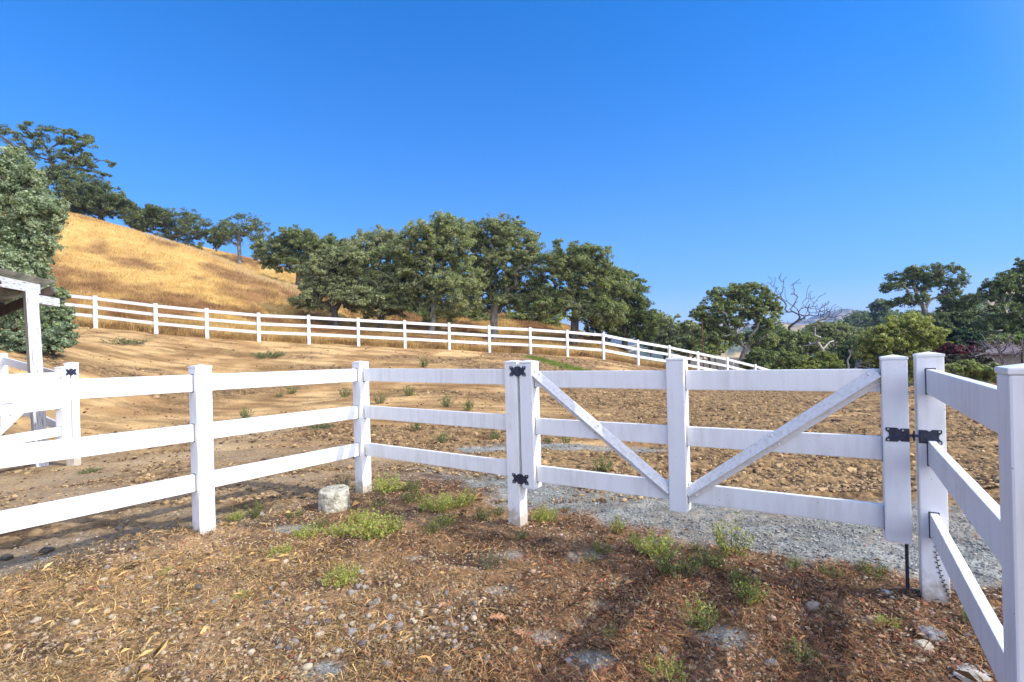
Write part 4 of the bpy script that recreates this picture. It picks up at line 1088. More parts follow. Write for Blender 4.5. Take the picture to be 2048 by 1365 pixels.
# tall pale grass along the hill's shoulder, backlit rim put into its colour
cr = np.array([P(*q)[:2] for q in ((60, 428, 60), (130, 430, 58), (230, 455, 58), (330, 485, 58), (430, 516, 58), (530, 560, 55), (600, 584, 50))])
n = 46000; t_ = rng.random(n) * 5.999; k = t_.astype(int); q = cr[k] * (1 - (t_ - k))[:, None] + cr[k + 1] * (t_ - k)[:, None]
rad_ = unit(q); q = q + rad_ * (rng.normal(-0.6, 1.5, n))[:, None]
wk = sstep(1.0, 3.2, t_)
blades(q[:, 0], q[:, 1], 0.22 + 0.26 * wk * rng.random(n), np.full(n, 0.03), lerp3((0.62, 0.38, 0.10), (0.74, 0.58, 0.33), wk * rng.random(n)) * rng.uniform(0.8, 1.15, n)[:, None], rng, 0.4)
# taller fringe right behind the far rails
n = 52000
x = rng.uniform(-24, 18, n); y = fence_y(x) + 0.30 + rng.random(n) ** 1.5 * 2.2
g2 = fbm(x * 1.3, y * 1.3, 3, 93)
cg = lerp3((0.46, 0.26, 0.09), (0.72, 0.49, 0.19), sstep(0.3, 0.7, g2)) * rng.uniform(0.65, 1.3, n)[:, None]
blades(x, y, 0.12 + 0.30 * sstep(0.3, 0.65, g2), np.full(n, 0.020), cg, rng, 0.35)
# strip of fresh green grass in the paddock
n = 9000
t_ = rng.random(n); g0, g1_ = np.array([0.75, 25.4]), np.array([4.6, 20.6])
q = g0[None] * (1 - t_)[:, None] + g1_[None] * t_[:, None] + rng.normal(size=(n, 2)) * np.array([0.28, 0.35]) * (0.35 + 0.65 * np.sin(np.pi * t_))[:, None]
o = blades(q[:, 0], q[:, 1], np.full(n, 0.07), np.full(n, 0.03), np.array([[0.17, 0.26, 0.03]]) * rng.uniform(0.7, 1.35, n)[:, None], rng, 0.8, 'green_grass', LEAF)

# ------------------------------------------------------------------ stones, clods, straw and fallen leaves as ground cover
ICO = None
def ico(sub=1):
    b = bmesh.new(); bmesh.ops.create_icosphere(b, subdivisions=sub, radius=1.0)
    V = np.array([v.co[:] for v in b.verts]); F = np.array([[v.index for v in f.verts] for f in b.faces]); b.free()
    return V, F
def lumps(name, x, y, r, col, rng, sub=1, squash=0.6, sink=0.25, rough=0.25, z=None, mat=None, smooth=True):
    V0, F0 = ico(sub); n = len(x); m = len(V0)
    z = terrain(x, y) if z is None else z
    sc = r[:, None] * np.stack([rng.uniform(0.75, 1.3, n), rng.uniform(0.75, 1.3, n), rng.uniform(0.75, 1.15, n) * squash], 1)
    a = rng.random(n) * 2 * np.pi; ca, sa = np.cos(a), np.sin(a)
    W_ = V0[None] * (1 + rng.uniform(-rough, rough, (n, m)))[:, :, None] * sc[:, None]
    X = W_[..., 0] * ca[:, None] - W_[..., 1] * sa[:, None]; Y = W_[..., 0] * sa[:, None] + W_[..., 1] * ca[:, None]
    V = np.stack([X + x[:, None], Y + y[:, None], W_[..., 2] + (z + r * squash * (1 - 2 * sink))[:, None]], -1).reshape(-1, 3)
    F = (F0[None] + (np.arange(n) * m)[:, None, None]).reshape(-1, 3)
    c = np.repeat(col, m, 0) * np.repeat(rng.uniform(0.85, 1.15, n * m), 1)[:, None]
    o = link(name, mesh_np(name, V, F.ravel(), np.full(len(F), 3), mat or STONE, c, smooth=smooth))
    return tag(o, kind='stuff')
def scatter(n, y0, y1, rng, pxl=(-150, 2200), pw=1.6):
    d = y0 + (y1 - y0) * rng.random(n) ** pw
    k = rng.uniform(pxl[0], pxl[1], n); return (k - CX) / FPX * d, d
GZ = 0.0
def surf(x, y):
    """height of the ground sheet's visible relief (terrain plus a little for the litter)"""
    li, gr, ga, a, b = zones(x, y)
    return terrain(x, y) + li * ((fbm(x * 6, y * 6, 4, 77) - 0.5) * 0.05 + 0.02)
# gravel chips on the track
rng = np.random.default_rng(21)
x, y = scatter(170000, 1.9, 8.5, rng, pw=1.2)
li, gr, ga, a, b = zones(x, y); k = rng.random(len(x)) < gr * 0.8
x, y = x[k], y[k]; n = len(x)
cg = np.array([(0.33, 0.33, 0.295), (0.21, 0.22, 0.215), (0.45, 0.42, 0.35), (0.13, 0.135, 0.135), (0.27, 0.28, 0.26)])[rng.integers(0, 5, n)]
lumps('gravel', x, y, rng.gamma(4, 0.00108, n) + 0.001, cg, rng, 0 + 1, 0.7, 0.2, smooth=False)
# clods over the churned paddock
x, y = scatter(110000, 5.2, 26, rng, pw=1.6)
li, gr, ga, a, b = zones(x, y); r_ = np.hypot(x, y)
ruff = sstep(0.40, 0.66, fbm(x * 0.35, y * 0.5, 3, 71) + 0.26 * sstep(-1, 4, x) - 0.16 * sstep(0, -6, x) + 0.08 * sstep(16, 9, r_) + muck(x, y))
k = rng.random(len(x)) < np.clip(1 - li - gr - ga, 0, 1) * (0.13 + 0.85 * ruff)
x, y = x[k], y[k]; n = len(x)
cg = np.array([(0.19, 0.115, 0.058), (0.33, 0.21, 0.10), (0.47, 0.32, 0.15), (0.10, 0.062, 0.036), (0.40, 0.265, 0.125)])[rng.integers(0, 5, n)]
lumps('dirt_clods', x, y, rng.gamma(2.2, 0.0038, n) * (1 + 0.04 * y), cg, rng, 1, 0.6, 0.3, 0.35, smooth=False)
# crumbs of soil and small stones in the litter
x, y = scatter(42000, 1.9, 6.2, rng, pw=1.3)
li, gr, ga, a, b = zones(x, y); k = rng.random(len(x)) < li * 0.8 + 0.10 * (b < -4.4)
x, y = x[k], y[k]; n = len(x)
cg = np.array([(0.34, 0.25, 0.14), (0.22, 0.14, 0.08), (0.48, 0.38, 0.24), (0.12, 0.075, 0.05), (0.40, 0.31, 0.21)])[rng.integers(0, 5, n)]
lumps('soil_crumbs', x, y, rng.uniform(0.004, 0.012, n), cg, rng, 1, 0.7, 0.3, 0.3, z=surf(x, y), smooth=False)
# straw: thin bent stalks lying in every direction
n = 210000
x, y = scatter(n, 1.8, 6.0, rng, pw=1.35)
li, gr, ga, a, b = zones(x, y)
tuft = fbm(x * 2.2, y * 2.2, 3, 95)
k = rng.random(n) < (li * (0.35 + 0.75 * sstep(0.35, 0.6, tuft)) + 0.02)
k &= ~((x + 1.98) ** 2 + (y - 5.2) ** 2 < 0.04)
x, y, tuft = x[k], y[k], tuft[k]; n = len(x)
L = rng.gamma(2.2, 0.016, n) + 0.012; a = rng.random(n) * 2 * np.pi
el = np.abs(rng.normal(0, 0.22, n)) + (rng.random(n) < 0.08) * rng.uniform(0.4, 1.1, n)
dv = np.stack([np.cos(a) * np.cos(el), np.sin(a) * np.cos(el), np.sin(el)], 1)
z = surf(x, y) + rng.uniform(0.0, 0.022, n)
A = np.stack([x, y, z], 1); side = np.stack([-np.sin(a), np.cos(a), np.zeros(n)], 1) * (rng.uniform(0.0006, 0.0015, n))[:, None]
mid = A + dv * (L * 0.5)[:, None] + rng.normal(size=(n, 3)) * (L * 0.08)[:, None] + np.array([0, 0, 1]) * (L * 0.05)[:, None]; end = A + dv * L[:, None] - np.array([0, 0, 1]) * (L * 0.10)[:, None]
V = np.stack([A - side, A + side, mid + side, end, mid - side], 1).reshape(-1, 3)
F = (np.arange(n)[:, None] * 5 + np.array([[0, 1, 2, 3, 4]])).ravel()
redk = 0.05 + 1.0 * sstep(-1.8, 0.9, x + 0.5 * (tuft - 0.5) * 4 + 0.25 * (y - 3))
cb = lerp3((0.64, 0.43, 0.17), (0.34, 0.145, 0.068), np.clip(redk * 0.75 + rng.normal(0, 0.28, n), 0, 1)) * rng.choice([0.2, 0.55, 0.9, 1.45], n, p=[.26, .30, .28, .16])[:, None] * rng.uniform(0.8, 1.2, n)[:, None]
o = link('straw', mesh_np('straw', V, F, np.full(n, 5), DRY, np.repeat(cb, 5, 0))); tag(o, kind='stuff')
# standing dead wisps
n = 9000
x, y = scatter(n, 2.0, 5.6, rng, pw=1.3); li = zones(x, y)[0]
k = rng.random(n) < li * sstep(0.42, 0.62, fbm(x * 1.7, y * 1.7, 3, 97)); x, y = x[k], y[k]; n = len(x)
blades(x, y, rng.uniform(0.03, 0.11, n), np.full(n, 0.0035), lerp3((0.50, 0.33, 0.13), (0.22, 0.11, 0.07), rng.random(n)) * rng.uniform(0.7, 1.2, n)[:, None], rng, 0.7, 'dead_wisps')
# small fallen leaves
n = 15000
x, y = scatter(n, 1.8, 6.2, rng, pw=1.3); li = zones(x, y)[0]; k = rng.random(n) < li * (0.25 + 0.6 * sstep(-0.8, 1.2, x)) + 0.01
x, y = x[k], y[k]; n = len(x)
C = np.stack([x, y, surf(x, y) + rng.uniform(0.006, 0.026, n)], 1)
nr = unit(np.stack([rng.normal(0, 0.35, n), rng.normal(0, 0.35, n), np.ones(n)], 1)); u = unit(np.cross(nr, rng.normal(size=(n, 3)))); v = np.cross(nr, u)
s_ = np.minimum(rng.gamma(5, 0.0021, n), 0.018)
cl = np.array([(0.36, 0.12, 0.06), (0.44, 0.19, 0.09), (0.24, 0.085, 0.05), (0.40, 0.25, 0.13), (0.17, 0.085, 0.06), (0.50, 0.33, 0.21)])[rng.integers(0, 6, n)] * rng.uniform(0.75, 1.2, n)[:, None]
V, F, cn, col = quads(C, u * s_[:, None], v * (s_ * 0.62)[:, None], cl)
o = link('leaf_litter', mesh_np('leaf_litter', V, F, cn, DRY, col)); tag(o, kind='stuff')

# ------------------------------------------------------------------ weeds
def weed_mesh(name, seed, h, r, stems, per, lsize, cols, stemcol, upright=0.9, lw=0.35):
    rng = np.random.default_rng(seed)
    C, U, W_, K = [], [], [], []; SV, SF, SC = [], [], []; nv = 0
    for i in range(stems):
        a = rng.random() * 2 * math.pi; sp = r * math.sqrt(rng.random()); hh = h * rng.uniform(0.55, 1.1) * (1 - 0.35 * sp / r)
        foot = np.array([math.cos(a), math.sin(a), 0]) * sp * 0.35; top = np.array([math.cos(a) * sp, math.sin(a) * sp, hh])
        mid = (foot + top) / 2 + np.array([math.cos(a), math.sin(a), 0]) * sp * 0.12 + rng.normal(size=3) * 0.01
        w_ = 0.0012 + 0.0004 * rng.random()
        s = np.array([-math.sin(a), math.cos(a), 0]) * w_; s2 = np.array([math.cos(a), math.sin(a), 0]) * w_
        for sd in (s, s2):
            SV += [foot - sd, foot + sd, mid + sd, mid - sd, top]; SF += [[nv, nv + 1, nv + 2, nv + 3], [nv + 3, nv + 2, nv + 4]]; nv += 5
            SC += [stemcol] * 5
        for j in range(per):
            t = rng.random() ** 0.7
            p = foot * (1 - t) ** 2 + 2 * mid * t * (1 - t) + top * t * t
            d = rng.normal(size=3); d[2] = abs(d[2]) * upright + 0.35; d /= np.linalg.norm(d)
            L = lsize * rng.uniform(0.5, 1.25) * (1.15 - 0.5 * t)
            p = p + d * L * 0.9 + rng.normal(size=3) * lsize * 0.35
            C.append(p); U.append(d * L); v = np.cross(d, rng.normal(size=3)); W_.append(v / np.linalg.norm(v) * L * lw)
            K.append(np.array(cols[rng.integers(0, len(cols))]) * rng.uniform(0.7, 1.3))
    V, F, cn, col = quads(np.array(C), np.array(U), np.array(W_), np.array(K))
    n0 = len(V); Vs = np.concatenate([V, np.array(SV)]); cs = np.concatenate([col, np.array(SC)])
    Fl = list(F) + [i + n0 for f in SF for i in f]; cn = list(cn) + [len(f) for f in SF]
    return mesh_np(name, Vs, Fl, cn, LEAF, cs)
GREENW = [(0.38, 0.44, 0.09), (0.50, 0.54, 0.14), (0.27, 0.35, 0.07), (0.58, 0.54, 0.20), (0.44, 0.34, 0.13)]
DULLW = [(0.14, 0.18, 0.07), (0.19, 0.22, 0.10), (0.24, 0.23, 0.12), (0.11, 0.13, 0.06)]
GREYW = [(0.17, 0.19, 0.12), (0.22, 0.22, 0.15), (0.13, 0.14, 0.09)]
WM = {
 'lush': [weed_mesh('weed', 300 + i, 0.19, 0.16, 46, 34, 0.0125, GREENW, (0.25, 0.22, 0.08)) for i in range(3)],
 'tall': [weed_mesh('weed', 310 + i, 0.25, 0.11, 26, 34, 0.0115, GREENW + DULLW[:2], (0.22, 0.16, 0.08)) for i in range(3)],
 'dull': [weed_mesh('weed', 320 + i, 0.20, 0.14, 34, 30, 0.0115, DULLW + GREENW[:1], (0.16, 0.10, 0.06)) for i in range(3)],
 'grey': [weed_mesh('weed', 330 + i, 0.24, 0.20, 40, 30, 0.011, GREYW, (0.15, 0.11, 0.08)) for i in range(2)],
 'field': [weed_mesh('weed', 340 + i, 0.40, 0.24, 26, 24, 0.026, DULLW + GREENW[2:3], (0.16, 0.12, 0.06)) for i in range(3)],
 'flat': [weed_mesh('weed', 350 + i, 0.20, 0.55, 60, 22, 0.028, DULLW, (0.12, 0.10, 0.05)) for i in range(2)],
}
def at_ground(px, py):
    """point of the terrain seen at a pixel"""
    r = ray(px, py); ds = np.geomspace(1.2, 45, 1500)
    X = r[0] * ds; Z = r[2] * ds + EYE
    t = terrain(X, ds); k = np.where(Z < t)[0]
    d = ds[k[0]] if len(k) else 30.0
    return np.array([r[0] * d, d, tz(r[0] * d, d)])
WEEDS = [  # kind, px, py(base), size factor, label
 ('lush', 778, 985, 1.15, 'bright green feathery weed right beside the foot of the corner post'),
 ('dull', 826, 985, 0.8, 'small dull green weed right of the bright one at the corner post'),
 ('lush', 872, 1025, 1.1, 'broad yellow-green weed on the gravel edge midway between corner and hinge posts'),
 ('tall', 938, 1015, 0.9, 'upright pale weed in front of the bottom rail, left of the hinge post'),
 ('dull', 826, 1010, 0.85, 'brownish weed between the two bright weeds near the corner post'),
 ('dull', 992, 1035, 0.6, 'small weed touching the left side of the hinge post foot'),
 ('lush', 1088, 1045, 0.85, 'yellow-green weed just right of the hinge post foot'),
 ('lush', 742, 1075, 1.2, 'largest bright green weed clump in the row below the concrete stump'),
 ('lush', 675, 1078, 0.75, 'middle bright weed of the row below the concrete stump'),
 ('lush', 612, 1080, 0.75, 'leftmost bright weed of the row below the concrete stump'),
 ('tall', 790, 1068, 0.8, 'loose green weed at the right end of the row below the stump'),
 ('lush', 560, 1118, 0.6, 'small lime weed left of and below the bright weed row'),
 ('lush', 682, 1172, 0.75, 'single lime weed standing alone in the middle of the left litter'),
 ('dull', 866, 1070, 0.75, 'thin olive weed in brown litter right of the bright row'),
 ('dull', 512, 1035, 0.8, 'low dark green weed beside the flat pale stone'),
 ('lush', 470, 1042, 0.55, 'little green weed close to the right of the left fence post'),
 ('grey', 682, 985, 0.9, 'grey-green weed behind the concrete stump'),
 ('tall', 1234, 1072, 0.75, 'green weed on the gravel edge under the left half of the gate'),
 ('dull', 1130, 1025, 0.35, 'tiny weed alone on the gravel near the hinge post'),
 ('lush', 1312, 1112, 1.0, 'bushy green weed left of the pink rock under the gate'),
 ('dull', 1356, 1160, 1.05, 'dark bushy weed directly below the pink rock'),
 ('tall', 1466, 1115, 1.2, 'tallest seeding weed at the gravel edge right of the gate centre'),
 ('dull', 1424, 1138, 0.75, 'small dark weed at the left foot of the tallest seeding weed'),
 ('dull', 1205, 1110, 0.6, 'faded weed in the brown litter below the gate, left part'),
 ('grey', 985, 1138, 0.55, 'grey-green tufted weed in the middle of the brown litter'),
 ('tall', 1500, 1210, 0.85, 'straggly green weed beside the small gravel patch'),
 ('tall', 1402, 1262, 0.8, 'thin green weed above the large bare gravel patch'),
 ('dull', 1585, 1140, 0.5, 'dull weed at the gravel edge left of the drop rod'),
 ('dull', 1745, 1160, 0.65, 'sparse weed close to the left of the black drop rod'),
 ('lush', 1775, 1258, 0.4, 'low green weed in front of the latch post'),
 ('lush', 1330, 1362, 0.6, 'green weed cut by the bottom photo edge beside the bare gravel patch'),
 ('tall', 1222, 1285, 0.45, 'tiny upright weed above the leaf-strewn bottom centre'),
 ('lush', 352, 1235, 0.3, 'tiny lime sprig in the stony litter at the lower left'),
 ('lush', 484, 1205, 0.35, 'tiny lime sprig below the leaves on the left'),
 ('lush', 336, 1150, 0.3, 'tiny lime sprig in front of the left fence post'),
 ('lush', 912, 1018, 0.9, 'yellow-green weed in the bank of weeds left of the upright pale one'),
 ('dull', 960, 1045, 0.7, 'reddish-green weed between the weed bank and the hinge post'),
 ('tall', 895, 1055, 0.7, 'single spindly green weed below the weed bank on the gravel edge'),
 ('dull', 640, 1062, 0.6, 'olive weed squeezed between the leftmost and middle bright row weeds'),
 ('lush', 715, 1050, 0.75, 'green weed just behind the largest clump of the bright row'),
 ('dull', 755, 1020, 0.6, 'small tawny weed directly below the corner post foot'),
 ('dull', 590, 1040, 0.55, 'low tawny weed left of the concrete stump among red leaves'),
 ('dull', 1268, 1092, 0.55, 'dull weed between the two green weeds at the left gate half'),
 ('dull', 1390, 1108, 0.45, 'tiny weed right of the pointed pinkish rock'),
 ('dull', 1040, 1085, 0.5, 'dry greenish weed in front of the hinge post foot'),
 ('dull', 1480, 1180, 0.7, 'dark weed on the litter below the tallest seeding weed'),
 ('dull', 1180, 1135, 0.55, 'faint olive weed below the gate in shadowed litter'),
 ('dull', 1660, 1158, 0.5, 'sparse weed on the gravel edge midway to the drop rod'),
 ('dull', 1960, 1262, 0.6, 'weed under the right fence beside the dark grey stone'),
 ('dull', 1600, 1330, 0.6, 'brown-green weed near the bottom edge right of the gravel patch'),
 ('field', 490, 838, 0.8, 'lone weed on the sand right of the left fence post, between rails'),
 ('field', 585, 788, 0.8, 'weed just below the top rail of the left fence, left of two'),
 ('field', 690, 795, 1.0, 'tall weed just left of the corner post, below the top rail'),
 ('field', 848, 735, 1.2, 'tall dry weed sticking up above the top rail between corner and hinge posts'),
 ('field', 818, 792, 1.1, 'wide bushy weed in the paddock right of the corner post'),
 ('field', 760, 808, 1.0, 'leaning weed close to the right of the corner post'),
 ('field', 938, 822, 0.9, 'green weed above the middle rail near the hinge post'),
 ('field', 884, 885, 0.6, 'small weed above the bottom rail left of the hinge post'),
 ('field', 832, 862, 0.7, 'bushy little weed just below the middle rail beyond the corner post'),
 ('field', 990, 880, 0.55, 'small dark weed beside the hinge post, between lower rails'),
 ('field', 1206, 945, 0.72, 'leafy weed in the churned dirt seen through the left gate panel'),
 ('field', 1132, 887, 0.45, 'small green weed beside the far gravel strip, right of its twin'),
 ('field', 1096, 888, 0.4, 'small green weed beside the far gravel strip, left of its twin'),
 ('flat', 640, 858, 0.6, 'low spreading weed mat above the bottom rail of the left fence'),
 ('flat', 540, 716, 1.6, 'dark flat weed mat on the sand below the far fence'),
 ('flat', 250, 690, 1.4, 'dark flat weed mat left of the other one below the far fence'),
 ('field', 735, 868, 0.6, 'small weed right against the right side of the corner post'),
 ('field', 895, 815, 1.0, 'loose weed among others beyond the top rail near the hinge post'),
 ('flat', 180, 945, 0.35, 'dry green weed mat at the foot of the small gate post'),
 ('field', 560, 795, 0.6, 'small weed below the top rail of the left fence, nearest the left post'),
]
rng = np.random.default_rng(77)
for i, (kind, px, py, sf, lb) in enumerate(WEEDS):
    p = at_ground(px, py); ms = WM[kind]
    o = link('weed', ms[i % len(ms)]); o.location = (p[0], p[1], p[2] - 0.005)
    o.rotation_euler = (0, 0, rng.random() * 6.28); sf *= 1.0 if kind in ('flat', 'field') else 1.12; o.scale = (sf * rng.uniform(0.9, 1.1),) * 2 + (sf,)
    tag(o, lb, 'weed', 'weeds growing round the gate and paddock')

# ------------------------------------------------------------------ rocks, stones and single leaves
def rock(px, py, r, seed, c1, c2, label, squash=0.6, cat='rock', name='rock', stretch=1.0):
    rng = np.random.default_rng(seed); p = at_ground(px, py)
    b = bmesh.new(); bmesh.ops.create_icosphere(b, subdivisions=3, radius=1.0)
    pl = [(unit(rng.normal(size=3)[None])[0], rng.uniform(0.55, 0.9)) for _ in range(11)]
    ang = rng.random() * 3
    for v in b.verts:
        q = np.array(v.co)
        for n_, k_ in pl:
            e = q @ n_ - k_
            if e > 0: q = q - n_ * e
        q = q * (1 + 0.03 * rng.normal())
        q = q * np.array([r * stretch, r, r * squash])
        q = np.array([q[0] * math.cos(ang) - q[1] * math.sin(ang), q[0] * math.sin(ang) + q[1] * math.cos(ang), q[2]])
        v.co = Vector(q + p + ZZ * r * squash * 0.55)
    m_ = MB(); m_.bm(b, 0, False)
    o = m_.build(name, simple('rock_' + str(seed), c1, c2, 22, 0.9, 0.4, bd=0.01)); return tag(o, label, cat)
rock(1352, 1118, 0.040, 501, (0.36, 0.22, 0.17), (0.56, 0.40, 0.32), 'pointed pinkish rock between two weeds under the gate', 1.0)
rock(1122, 1078, 0.036, 502, (0.34, 0.22, 0.17), (0.54, 0.40, 0.32), 'rounded pinkish rock right of the hinge post foot', 0.8)
rock(522, 1032, 0.040, 503, (0.50, 0.44, 0.34), (0.66, 0.60, 0.49), 'flat pale stone chip between the left post and the stump', 0.4, stretch=1.5)
rock(1862, 1280, 0.062, 504, (0.12, 0.13, 0.14), (0.30, 0.31, 0.33), 'blue-grey slate rock in front of the latch post', 0.6, stretch=1.4)
rock(1848, 1302, 0.042, 505, (0.34, 0.29, 0.20), (0.55, 0.48, 0.36), 'tan rock leaning on the blue-grey slate rock', 0.7, stretch=1.3)
rock(1941, 1278, 0.036, 506, (0.08, 0.085, 0.095), (0.20, 0.21, 0.22), 'dark grey stone under the lowest right fence rail', 0.6, stretch=1.3)
rock(1745, 1248, 0.050, 507, (0.17, 0.11, 0.07), (0.36, 0.26, 0.17), 'brown angular rock in the litter left of the latch post', 0.55, stretch=1.5)
rock(1630, 1222, 0.046, 508, (0.20, 0.15, 0.11), (0.42, 0.33, 0.25), 'split brown rock midway between the gate and the bottom edge', 0.7, stretch=1.2)
rock(1942, 1362, 0.075, 509, (0.28, 0.25, 0.20), (0.52, 0.48, 0.40), 'large pale rock cut by the bottom photo edge near the right post', 0.45, stretch=1.5)
rock(1772, 1190, 0.026, 510, (0.24, 0.23, 0.21), (0.42, 0.40, 0.36), 'small grey stone beside the drop rod', 0.7)
rock(1515, 1148, 0.028, 511, (0.40, 0.33, 0.26), (0.58, 0.50, 0.42), 'small cream stone below the gate on the gravel edge', 0.8)
rock(117, 694, 0.17, 512, (0.55, 0.52, 0.46), (0.72, 0.69, 0.62), 'white rounded rock at the end of the sage shrub', 0.8)
rock(1545, 1338, 0.036, 513, (0.12, 0.12, 0.13), (0.26, 0.26, 0.27), 'dark stone by the bare gravel patch at the bottom', 0.7)
rock(300, 1165, 0.030, 514, (0.50, 0.46, 0.38), (0.68, 0.63, 0.54), 'bright cream stone in the litter below the left post', 0.8)
rock(15, 1120, 0.045, 515, (0.035, 0.03, 0.025), (0.10, 0.085, 0.07), 'dark brown clump at the left photo edge under the bottom rail', 0.6, cat='clod', name='clod')
rock(95, 1105, 0.050, 516, (0.035, 0.03, 0.025), (0.11, 0.09, 0.07), 'dark brown clump in the shadow under the left bottom rail', 0.5, cat='clod', name='clod', stretch=1.4)
rock(240, 1060, 0.042, 517, (0.035, 0.03, 0.025), (0.11, 0.09, 0.07), 'dark flat clump beyond the left bottom rail, nearest the post', 0.5, cat='clod', name='clod', stretch=1.4)
rock(148, 1112, 0.045, 518, (0.04, 0.035, 0.03), (0.12, 0.10, 0.08), 'dark lumpy clod at the litter edge, right of the shadowed one', 0.6, cat='clod', name='clod')
lg = at_ground(274, 691)
o = MB().tube([lg + np.array([-0.32, 0, 0.04]), lg + np.array([0.05, 0.03, 0.06]), lg + np.array([0.35, -0.02, 0.04])], [0.035, 0.04, 0.03], 8).build('branch', BARK_W); tag(o, 'short bleached branch lying on the sand below the far fence', 'branch')
# cobbles: rounded stones strewn through the lower litter
STM = []
for k in range(6):
    V0, F0 = ico(2); rg = np.random.default_rng(600 + k)
    dd = unit(V0); q = V0 * (1 + 0.16 * np.sin(dd @ rg.normal(size=3) * 2.3 + rg.random() * 6) + 0.09 * np.sin(dd @ rg.normal(size=3) * 5))[:, None] * np.array([1.15, 0.95, 0.72]) * 0.5
    cc = [(0.34, 0.30, 0.24), (0.22, 0.19, 0.16), (0.47, 0.39, 0.27), (0.09, 0.08, 0.075), (0.42, 0.29, 0.19), (0.27, 0.245, 0.22)][k]
    cv = np.array(cc)[None] * (0.85 + 0.3 * vnoise(q[:, 0] * 9 + 3, q[:, 1] * 9 + q[:, 2] * 7, 700 + k))[:, None]
    STM.append(mesh_np('stone', q, F0.ravel(), np.full(len(F0), 3), STONE, cv, smooth=True))
KIND = ['grey', 'dull brownish grey', 'cream', 'blackish', 'tan', 'mid grey']
rng = np.random.default_rng(41)
spots = []
for cx_, cy_, sx_, sy_, n in ((830, 1215, 70, 26, 26), (770, 1275, 120, 26, 40), (880, 1260, 60, 22, 14), (640, 1240, 80, 40, 26), (250, 1270, 110, 40, 36), (330, 1170, 60, 28, 16), (560, 1150, 60, 40, 16), (760, 1335, 160, 22, 26), (180, 1110, 90, 30, 14), (1250, 1250, 200, 70, 22)):
    spots += [(rng.normal(cx_, sx_), rng.normal(cy_, sy_)) for _ in range(n)]
for px, py in spots:
    if not (1090 < py < 1362 and -10 < px < 2000): continue
    p = at_ground(px, py); k = int(rng.choice(6, p=[.25, .17, .23, .08, .12, .15])); s_ = min(rng.gamma(4, 0.0060) + 0.010, 0.048)
    o = link('stone', STM[k]); o.location = (p[0], p[1], float(surf(np.array([p[0]]), np.array([p[1]]))[0]) + s_ * 0.17)
    o.rotation_euler = (rng.normal(0, .2), rng.normal(0, .2), rng.random() * 6.28); o.scale = (s_, s_ * rng.uniform(.8, 1.1), s_)
    tag(o, 'small rounded %s stone lying in the dry litter inside the fence corner' % KIND[k], 'stone', 'small rounded stones in the foreground litter')
# lobed oak leaves
def lobed_leaf(seed, L):
    rg = np.random.default_rng(seed); pts = []
    prof = [(0, .02), (.10, .04), (.18, .20), (.25, .06), (.36, .30), (.44, .08), (.56, .38), (.64, .10), (.76, .30), (.83, .10), (.92, .14), (1.0, 0)]
    up = [(x, y * rg.uniform(.75, 1.2)) for x, y in prof]; lo = [(x, -y * rg.uniform(.75, 1.2)) for x, y in prof[1:-1]][::-1]
    ol = up + lo; V = []; n = len(up)
    for x, y in ol:
        V.append([(x - .5) * L + abs(y) * .15 * L, y * L, 0.10 * L * math.sin(x * 3) + 0.25 * abs(y) * L * rg.uniform(.2, 1)])
    # midrib vertices so that the blade folds about it
    F = []; nv = len(V)
    mid = [[(x - .5) * L, 0, 0.06 * L * math.sin(x * 3)] for x, _ in prof]
    V += mid
    for i in range(n - 1):
        F.append([nv + i, nv + i + 1, i + 1, i])
    low = [0] + [len(ol) - 1 - k for k in range(len(lo))] + [n - 1]
    for i in range(n - 1):
        F.append([low[i], low[i + 1], nv + i + 1, nv + i])
    return np.array(V), F
LFM = []
for k in range(4):
    V, F = lobed_leaf(800 + k, 1.0)
    cc = [(0.48, 0.24, 0.12), (0.38, 0.14, 0.08), (0.50, 0.27, 0.15), (0.32, 0.13, 0.08)][k]
    fl = [i for f in F for i in f]
    LFM.append(mesh_np('oak_leaf', V, fl, [len(f) for f in F], DRY, np.repeat(np.array([cc]), len(V), 0)))
def put_leaf(px, py, s_, k, rz, label, group=None):
    p = at_ground(px, py); o = link('oak_leaf', LFM[k]); o.location = (p[0], p[1], float(surf(np.array([p[0]]), np.array([p[1]]))[0]) + 0.020)
    o.rotation_euler = (rng.normal(0, .15), rng.normal(0, .15), rz); o.scale = (s_,) * 3
    return tag(o, label, 'leaf', group)
put_leaf(995, 1256, 0.105, 0, 0.2, 'large lobed orange-brown oak leaf in the bottom centre, upper of the pair')
put_leaf(1040, 1286, 0.095, 2, 2.2, 'large lobed orange-brown oak leaf in the bottom centre, lower of the pair')
put_leaf(885, 1230, 0.075, 2, 1.1, 'curled tan oak leaf just above the cobbles, left of the large leaf pair')
put_leaf(182, 1198, 0.085, 1, 0.4, 'rusty red lobed leaf in the litter at the lower left')
put_leaf(252, 1158, 0.065, 1, 1.9, 'rusty red lobed leaf below the left post')
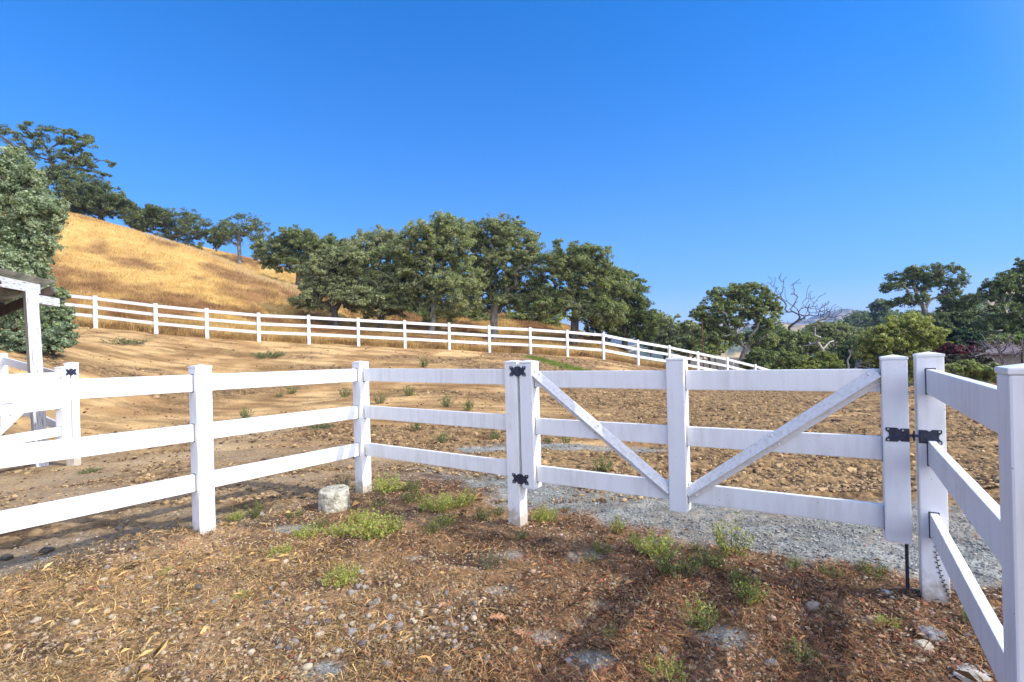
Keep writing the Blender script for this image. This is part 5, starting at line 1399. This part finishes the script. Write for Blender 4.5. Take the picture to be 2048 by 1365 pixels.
put_leaf(45, 1198, 0.085, 3, 0.7, 'dark red lobed leaf close to the left photo edge')
put_leaf(1075, 1052, 0.07, 1, 2.6, 'red-brown leaf at the foot of the weed by the hinge post')
put_leaf(1605, 1148, 0.075, 3, 0.3, 'dull red leaf on the gravel edge beneath the gate')
for _ in range(46):
    px, py = rng.uniform(700, 1950), rng.uniform(1110, 1360)
    put_leaf(px, py, rng.uniform(0.025, 0.05), int(rng.integers(0, 4)), rng.random() * 6.28, 'small reddish-brown fallen leaf among dry stalks inside the gate', 'small fallen leaves in the foreground litter')
# black dried runner climbing the foot of the latch post
fc = AB(3.78 - PW / 2 - 0.004, 0.42)
V = [fc + D2 * a_ + ZZ * z_ for a_, z_ in ((0.012, 0.36), (0.004, 0.30), (0.010, 0.24), (0.022, 0.18), (0.036, 0.13), (0.052, 0.08), (0.066, 0.03))]
m_ = MB().tube(V, [0.0012] * 7, 5)
for i in range(26):
    t_ = i / 25 * 5.99; k = int(t_); q = V[k] * (1 - (t_ - k)) + V[k + 1] * (t_ - k)
    dv = D2 * (0.012 if i % 2 else -0.012) + ZZ * 0.006
    m_.tube([q, q + dv * 0.5 - D1 * 0.002, q + dv], [0.0025, 0.0035, 0.001], 5)
o = m_.build('vine', simple('black_dry_stem', (0.02, 0.018, 0.02), (0.05, 0.045, 0.04), 30, 0.8)); tag(o, 'black dried runner of tiny leaves against the foot of the latch post', 'vine')

# ------------------------------------------------------------------ air
hz_me = MB().box((0, 200, 40), ex, ey, ZZ, 7600, 7600, 220, 0)
hm = bpy.data.materials.new('air'); hm.use_nodes = True
t = hm.node_tree
for n_ in list(t.nodes): t.nodes.remove(n_)
out = t.nodes.new('ShaderNodeOutputMaterial'); pv = t.nodes.new('ShaderNodeVolumePrincipled')
pv.inputs['Color'].default_value = (0.48, 0.64, 0.98, 1)
pv.inputs['Density'].default_value = 0.00030
pv.inputs['Anisotropy'].default_value = 0.0
t.links.new(pv.outputs[0], out.inputs['Volume'])
o = hz_me.build('haze', hm); tag(o, kind='stuff')
